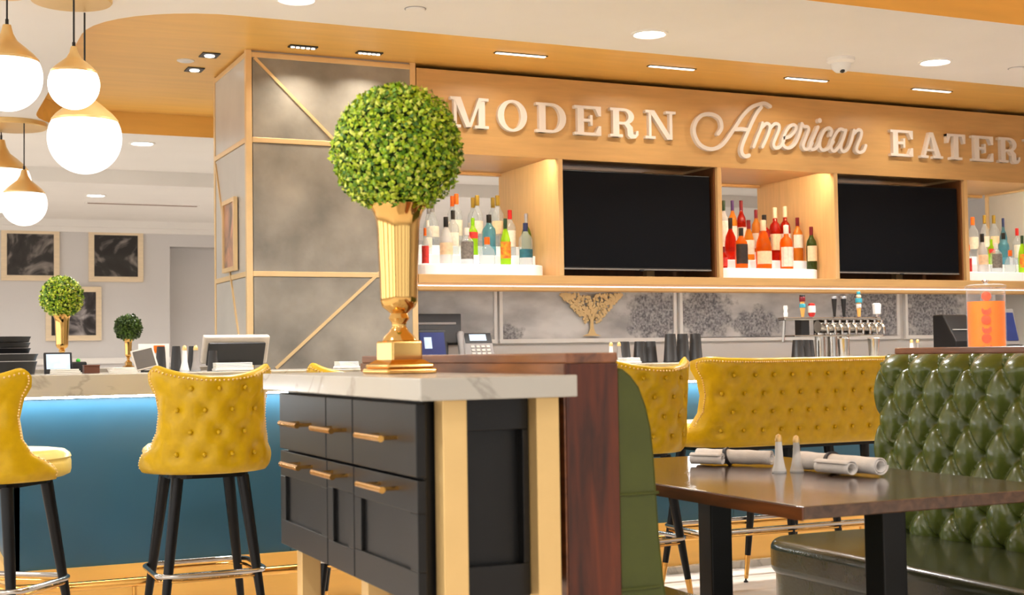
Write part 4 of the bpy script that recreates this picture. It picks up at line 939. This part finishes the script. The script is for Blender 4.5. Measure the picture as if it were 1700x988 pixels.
# ------------------------------------------------------------------ things on the bar
ZB = 1.066
def cupstack(x, y, h, label, r=.041, group='stacked black cups on the bar'):
    t = thing('cup_stack', label, 'cups', (x, y, ZB), group=group); k = max(2, int(h/.05)); top = h
    part('cup', G().lathe([(r, 0), (r, .006), (r*.96, .008), (r*.72, h-.004), (r*.68, h), (0, h)], 20), 'black_cup', t, smooth=40)
    for i in range(1, k): part('rim', G().lathe([(r*.985-i*.0035, .012*i+.002), (r*1.0-i*.0035, .012*i+.004), (r*.985-i*.0035, .012*i+.008)], 20), 'black_cup', t)
for x, y, h, lab in ((3.535, 6.2, .112, 'short stack of black cups, leftmost by the brass-capped shakers'), (3.630, 6.2, .112, 'short stack of black cups, second from the left on the bar'), (3.718, 6.24, .112, 'short stack of black cups next to the taller stacks'),
                     (3.800, 6.17, .150, 'tall stack of black cups, left of three'), (3.888, 6.19, .150, 'tall stack of black cups, middle of three'), (3.975, 6.2, .150, 'tall stack of black cups, right of three'),
                     (4.566, 6.16, .11, 'stack of black cups left of the beer tower, leftmost'), (4.640, 6.2, .11, 'stack of black cups left of the beer tower, middle'), (4.705, 6.25, .11, 'stack of black cups touching the beer tower foot'),
                     (1.125, 6.36, .115, 'stack of black cups behind the small tablet screen'), (1.180, 6.28, .115, 'stack of black cups left of the pair of shakers on the left bar'), (1.275, 6.38, .115, 'stack of black cups behind the shakers on the left bar'), (1.295, 6.03, .09, 'stack of black cups under the monitor edge')):
    cupstack(x-.05 if x > 3 and x < 4.2 else x, y, h, lab, .039 if x > 2 else .026)
shaker(1.187, 6.12, ZB, .118, 'pale shaker with brass cap on the left bar, left of two', grp='shakers on the bar')
shaker(1.237, 6.12, ZB, .118, 'pale shaker with brass cap on the left bar, right of two', 'grey_plastic', 'shakers on the bar')
shaker(3.325, 6.05, ZB, .11, 'pale shaker with brass cap just right of the walnut partition, left of two', grp='shakers on the bar')
shaker(3.372, 6.05, ZB, .11, 'pale shaker with brass cap just right of the walnut partition, right of two', 'grey_plastic', 'shakers on the bar')
shaker(5.404, 6.2, ZB, .108, 'pale shaker with brass cap above the tufted bench, left of two', grp='shakers on the bar')
shaker(5.449, 6.2, ZB, .108, 'pale shaker with brass cap above the tufted bench, right of two', 'grey_plastic', 'shakers on the bar')
def napkin_box(x, y, w, d, h, label):
    t = thing('napkin_holder', label, 'napkin holder', (x, y, ZB))
    part('tray', G().box(-w/2, w/2, -d/2, d/2, 0, h*.3), 'white_plastic', t, bevel=.003)
    for k in range(4): part('napkins', G().box(-w/2+.004, w/2-.004, -d/2+.004+k*.002, d/2-.004, h*(.3+.17*k), h*(.3+.17*(k+1))-.001), 'paper', t, bevel=.002)
napkin_box(3.386, 5.97, .088, .1, .03, 'small white napkin stack below the shakers beside the walnut partition')
napkin_box(1.905, 6.0, .1, .1, .034, 'small white napkin stack seen just left of the gold urn foot')
napkin_box(1.37, 5.98, .17, .1, .038, 'white folded napkins in front of the monitor on the left bar')
# tablet / monitor / screens on the left bar
t = thing('point_of_sale_monitor', 'silver point-of-sale monitor seen from behind on the left bar', 'monitor', (1.43, 6.2, ZB), R(4))
rx = Matrix.Translation((0, 0, .03)) @ Matrix.Rotation(R(24), 4, 'X')
part('frame', G().box(-.155, .155, .0, .03, 0, .135).xform(rx), 'silver_plastic', t, bevel=.006)
part('rear_shell', G().box(-.135, .135, -.012, .0, -.005, .108).xform(rx), 'black_plastic', t, bevel=.008)
part('hinge', G().tube([(-.05, -.03, .1), (.05, -.03, .1)], .012, 10), 'dark_steel', t); part('stand', G().box(-.06, .06, -.04, .06, 0, .012).box(-.03, .03, -.02, .01, .012, .06), 'black_plastic', t)
t = thing('tablet', 'small tilted tablet with silver rim beside the black cups', 'tablet', (1.02, 6.08, ZB), R(-8))
rx = Matrix.Translation((0, 0, .004)) @ Matrix.Rotation(R(-22), 4, 'X') @ Matrix.Shear('XZ', 4, (-.22, 0)) if False else Matrix.Translation((0, 0, .004)) @ Matrix.Rotation(R(-22), 4, 'X') @ Matrix.Rotation(R(-14), 4, 'Y')
part('case', G().box(-.05, .05, 0, .01, .012, .112).xform(rx), 'silver_plastic', t, bevel=.003); part('screen', G().box(-.042, .042, -.002, .001, .02, .104).xform(rx), 'screen_grey', t); part('stand', G().box(-.03, .03, .0, .07, 0, .008), 'black_plastic', t)
t = thing('menu_card', 'pale menu card with orange print behind the small tablet', 'card', (1.10, 6.40, ZB)); part('card', G().box(-.07, .07, 0, .004, .0, .128), 'paper', t); part('print', G().box(.0, .05, -.002, 0, .085, .12), 'orange', t)
t = thing('card_terminal', 'dark card terminal with pale screen behind the distant gold urn', 'terminal', (.665, 6.27, ZB)); rx = Matrix.Rotation(R(-20), 4, 'X')
part('casing', G().box(-.06, .06, 0, .02, 0, .1).xform(rx), 'black_plastic', t, bevel=.004); part('screen', G().box(-.05, .05, -.002, 0, .02, .09).xform(rx), 'screen_pale', t); part('button', G().sphere((.085, .02, .055), .01, 10, 6), 'label_green', t); part('printer', G().box(.055, .12, 0, .06, 0, .05), 'black_plastic', t, bevel=.006)
t = thing('wooden_box', 'small dark brown wooden box on the left bar', 'box', (.775, 6.05, ZB)); part('body', G().box(-.032, .032, -.03, .03, 0, .03), 'brown', t, bevel=.002); part('lid', G().box(-.033, .033, -.031, .031, .03, .036), 'brown', t, bevel=.001)
t = thing('paper_stack', 'loose white papers and cloth lying right of the brown box', 'papers', (.90, 6.03, ZB))
for k in range(4): part('sheet', G().prism_xy([(-.06+.008*k, -.05), (.062-.004*k, -.045+.004*k), (.055, .05), (-.05-.003*k, .05-.006*k)], .006*k, .006*k+.005), 'paper', t)
t = thing('paper_stack', 'white papers at the foot of the card terminal', 'papers', (.66, 6.0, ZB))
for k in range(3): part('sheet', G().prism_xy([(-.06+.01*k, -.05), (.065-.006*k, -.05), (.06, .04), (-.055, .045-.01*k)], .007*k, .007*k+.006), 'paper', t)
t = thing('tray_stack', 'stack of round black serving trays at the left edge of the bar', 'trays', (.44, 6.18, ZB))
for k, (r, z, h) in enumerate(((.125, 0, .055), (.13, .057, .03), (.10, .09, .022), (.098, .114, .022), (.10, .138, .024))):
    part('tray', G().lathe([(r*.93, z), (r*.97, z+h*.6), (r*1.02, z+h), (r*.98, z+h), (r*.92, z+h*.55), (0, z+h*.5)], 32), 'black_plastic', t, smooth=40)
# ------------------------------------------------------------------ beer tower
t = thing('beer_tower', 'steel beer tap tower with a row of faucets on the bar', 'beer tower', (4.91, 6.3, ZB))
part('foot', G().lathe([(.075, 0), (.075, .01), (.06, .014)], 24, 0, 0), 'steel', t, smooth=40)
for x in (-.085, .0, .085): part('column', G().tube([(x, 0, .0), (x, 0, .15)], .03, 20), 'steel', t, smooth=40)
part('drip_tray', G().box(-.3, .32, -.06, .06, .128, .138), 'steel', t, bevel=.003)
part('top_bar', G().box(-.35, .33, -.035, .035, .222, .238), 'steel', t, bevel=.004)
part('manifold', G().tube([(-.10, 0, .185), (.33, 0, .185)], .036, 16), 'steel', t, smooth=40)
part('back_block', G().box(-.235, -.18, -.03, .03, .138, .222), 'black_plastic', t); part('back_block', G().box(-.09, -.045, .03, .05, .138, .222), 'black_plastic', t); part('back_block', G().box(.27, .32, .03, .05, .138, .222), 'black_plastic', t)
part('support_post', G().tube([(-.34, 0, .1), (-.33, 0, .222)], .008, 8), 'steel', t)
for k in range(9):
    x = -.085+k*.05
    f_ = part('faucet', G().tube([(x, -.03, .195), (x, -.06, .195), (x, -.075, .175), (x, -.075, .14)], [.010, .011, .009, .007], 10), 'steel', t, smooth=50)
    part('collar', G().tube([(x, -.055, .195), (x, -.055, .222)], .009, 8), 'steel', f_, smooth=50)
def handle(x, h, prof, ma, lab, extra=None):
    q = thing('tap_handle', lab, 'tap handle', (4.91+x, 6.265, ZB+.24), group='tap handles on the beer tower')
    part('grip', G().lathe([(r, z*h) for r, z in prof], 12), ma, q, smooth=50)
    for ma2, r, a, b in (extra or []): part('band', G().lathe([(r*.9, a*h), (r, a*h+.002), (r, b*h-.002), (r*.9, b*h)], 12), ma2, q, smooth=40)
handle(-.345, .065, [(0, 0), (.011, .02), (.013, .3), (.009, .5), (.013, .75), (.011, 1), (0, 1)], 'white_plastic', 'plain white tap handle, leftmost')
handle(-.228, .125, [(0, 0), (.008, .01), (.014, .35), (.016, .5), (.01, .75), (.013, .9), (0, 1)], 'amber_paint', 'tap handle with amber base, blue middle and dark red top', [('teal_paint', .018, .42, .6), ('dark_red', .017, .7, .92), ('black_cap', .016, .92, 1.0)])
handle(-.165, .08, [(0, 0), (.012, .02), (.02, .2), (.022, .6), (.018, .95), (0, 1)], 'red', 'stubby red and white tap handle', [('white_plastic', .0225, .3, .8)])
handle(-.005, .118, [(0, 0), (.007, .01), (.013, .6), (.016, .9), (0, .92)], 'black_plastic', 'black tap handle with silver top, left of two', [('silver_cap', .0175, .88, 1.0)])
handle(.062, .118, [(0, 0), (.007, .01), (.013, .6), (.016, .9), (0, .92)], 'black_plastic', 'black tap handle with silver top, right of two', [('silver_cap', .0175, .88, 1.0)])
handle(.17, .15, [(0, 0), (.009, .01), (.013, .35), (.012, .6), (.01, .8), (.008, 1), (0, 1)], 'amber_paint', 'tall tap handle with amber foot and turquoise band', [('white_plastic', .015, .34, .5), ('teal_paint', .02, .55, .72), ('pale_cap', .014, .74, .84), ('teal_paint', .011, .86, .98)])
q = thing('tap_handle', 'white square tap handle, rightmost', 'tap handle', (4.91+.3, 6.265, ZB+.24), group='tap handles on the beer tower'); part('grip', G().prism_xz([(-.02, .015), (.02, .015), (.025, .075), (.015, .08), (-.015, .08), (-.025, .075)], -.012, .012), 'white_plastic', q, bevel=.004); part('stem', G().tube([(0, 0, 0), (0, 0, .016)], .008, 8), 'steel', q)
# steel shakers / tumblers under the tower
for x, y, lab in ((5.085, 6.15, 'steel tumbler right of the beer tower foot'), (4.80, 6.06, 'steel tumbler left of the beer tower foot')):
    q = thing('tumbler', lab, 'tumbler', (x, y, ZB)); part('cup', G().lathe([(.0, 0), (.026, 0), (.034, .115), (.032, .115), (.025, .006), (0, .005)], 20), 'steel', q, smooth=40); part('rim', G().lathe([(.0335, .112), (.0355, .114), (.0335, .117)], 20), 'steel', q)
# ------------------------------------------------------------------ drink dispenser
t = thing('drink_dispenser', 'clear acrylic jar of orange drink with fruit infuser', 'dispenser', (5.905, 6.12, ZB))
R_ = .112; Hh = .405
part('jar', G().lathe([(0, 0), (R_, 0), (R_, Hh), (R_-.004, Hh), (R_-.004, .008), (0, .008)], 36), 'acrylic_clear', t, smooth=40)
part('drink', G().lathe([(0, .01), (R_-.006, .01), (R_-.006, .325), (.03, .325)], 36), 'glowing_orange_drink', t, smooth=40)
ld = part('lid', G().lathe([(0, Hh), (R_+.006, Hh), (R_+.006, Hh+.014), (R_-.02, Hh+.022), (0, Hh+.022)], 36), 'acrylic_clear', t, smooth=30); part('knob', G().lathe([(.01, Hh+.022), (.012, Hh+.035), (.022, Hh+.04), (.018, Hh+.048), (0, Hh+.048)], 16), 'steel', ld, smooth=40)
inf = part('infuser', G().tube([(0, 0, .012), (0, 0, Hh)], .03, 16), 'acrylic_clear', t, smooth=40)
for k in range(6):
    z = .05+.055*k; part('fruit_slice', G().lathe([(.0, -.006), (.028, -.005), (.028, .005), (0, .006)], 14).xform(Matrix.Translation((-.0703+.002*(-1)**k, -.0733, z) if z < .3 else (-.015, -.02, z+.03)) @ Matrix.Rotation(R(-44), 4, 'Z') @ Matrix.Rotation(R(84), 4, 'X')), 'fruit', inf)
# ------------------------------------------------------------------ devices on the back counter
ZC = 1.032
t = thing('register_monitor', 'black register monitor tilted back beside the column, above the desk phone', 'monitor', (3.10, 7.86, ZC))
rx = Matrix.Translation((0, 0, .16)) @ Matrix.Rotation(R(-18), 4, 'X')
part('casing', G().prism_xz([(-.15, 0), (.15, 0), (.175, .2), (-.175, .2)], 0, .04).xform(rx), 'black_plastic', t, bevel=.006); part('vent_strip', G().box(-.13, .13, -.004, .0, .125, .14).xform(rx), 'grey_plastic', t); part('stand', G().box(-.06, .06, .0, .08, 0, .17), 'black_plastic', t); part('foot', G().box(-.12, .12, -.08, .12, 0, .02), 'black_plastic', t)
t = thing('payment_terminal', 'payment terminal with lit blue screen left of the desk phone', 'terminal', (2.98, 7.63, ZC), R(6)); rx = Matrix.Translation((0, 0, .05)) @ Matrix.Rotation(R(-12), 4, 'X')
part('casing', G().box(-.1, .1, 0, .05, 0, .2).xform(rx), 'black_plastic', t, bevel=.012, seg=3); s_ = part('screen', G().box(-.085, .08, -.003, 0, .025, .18).xform(rx), 'screen_blue', t); part('code_tile', G().box(-.06, -.01, -.005, -.003, .08, .15).xform(rx), 'screen_pale', s_); part('base', G().box(-.1, .1, -.05, .1, 0, .05), 'dark_steel', t, bevel=.008)
t = thing('desk_phone', 'grey desk phone with handset and pale blue display on the back counter', 'phone', (3.31, 7.74, ZC), R(-4)); rx = Matrix.Translation((0, 0, .05)) @ Matrix.Rotation(R(-28), 4, 'X')
part('base', G().box(-.08, .12, 0, .03, 0, .2).xform(rx), 'grey_plastic', t, bevel=.006); part('display_panel', G().box(-.06, .115, -.004, .0, .125, .195).xform(rx), 'black_plastic', t); part('display', G().box(-.03, .08, -.006, -.004, .14, .185).xform(rx), 'screen_pale', t)
k_ = G()
for i in range(4):
    for j in range(4): k_.box(-.03+.034*i, -.008+.034*i, -.006, 0, .015+.025*j, .031+.025*j)
part('keypad', k_.xform(rx), 'silver_plastic', t); part('handset', G().tube([(-.12, -.03, .03), (-.115, -.025, .1), (-.11, .01, .18), (-.1, .045, .22)], [.026, .018, .02, .026], 12).xform(Matrix.Identity(4)), 'grey_plastic', t, smooth=60); part('stand', G().box(-.07, .1, .02, .1, 0, .06), 'grey_plastic', t)
t = thing('register_screen', 'lit register screen at the right edge behind the orange drink', 'monitor', (6.86, 7.0, 1.032)); rx = Matrix.Translation((0, 0, .1)) @ Matrix.Rotation(R(-14), 4, 'X')
part('casing', G().box(-.16, .2, 0, .04, 0, .26).xform(rx), 'grey_plastic', t, bevel=.008); s_ = part('screen', G().box(-.145, .185, -.004, 0, .03, .23).xform(rx), 'screen_blue', t); part('window_tile', G().box(-.12, .02, -.006, -.004, .09, .2).xform(rx), 'screen_pale', s_); part('base', G().box(-.14, .16, -.1, .12, -.98+.0, .1) if False else G().box(-.14, .16, -.06, .12, -.03, .1), 'black_plastic', t, bevel=.006)
t = thing('receipt_printer', 'black receipt printer left of the orange drink dispenser', 'printer', (6.48, 7.0, 1.002)); part('body', G().prism_yz([(-.1, 0), (.12, 0), (.12, .34), (.02, .34), (-.1, .16)], -.09, .12), 'black_plastic', t, bevel=.01); part('paper_slot', G().box(-.07, .1, -.06, -.03, .235, .24), 'paper', t)
t = thing('inner_counter', 'low working counter inside the bar under the register screen', 'counter', (6.6, 7.05, 0)); part('body', G().box(-.5, .6, -.15, .2, 0, .97), 'black_wood', t); part('worktop', G().box(-.52, .62, -.18, .22, .97, 1.0), 'marble', t)
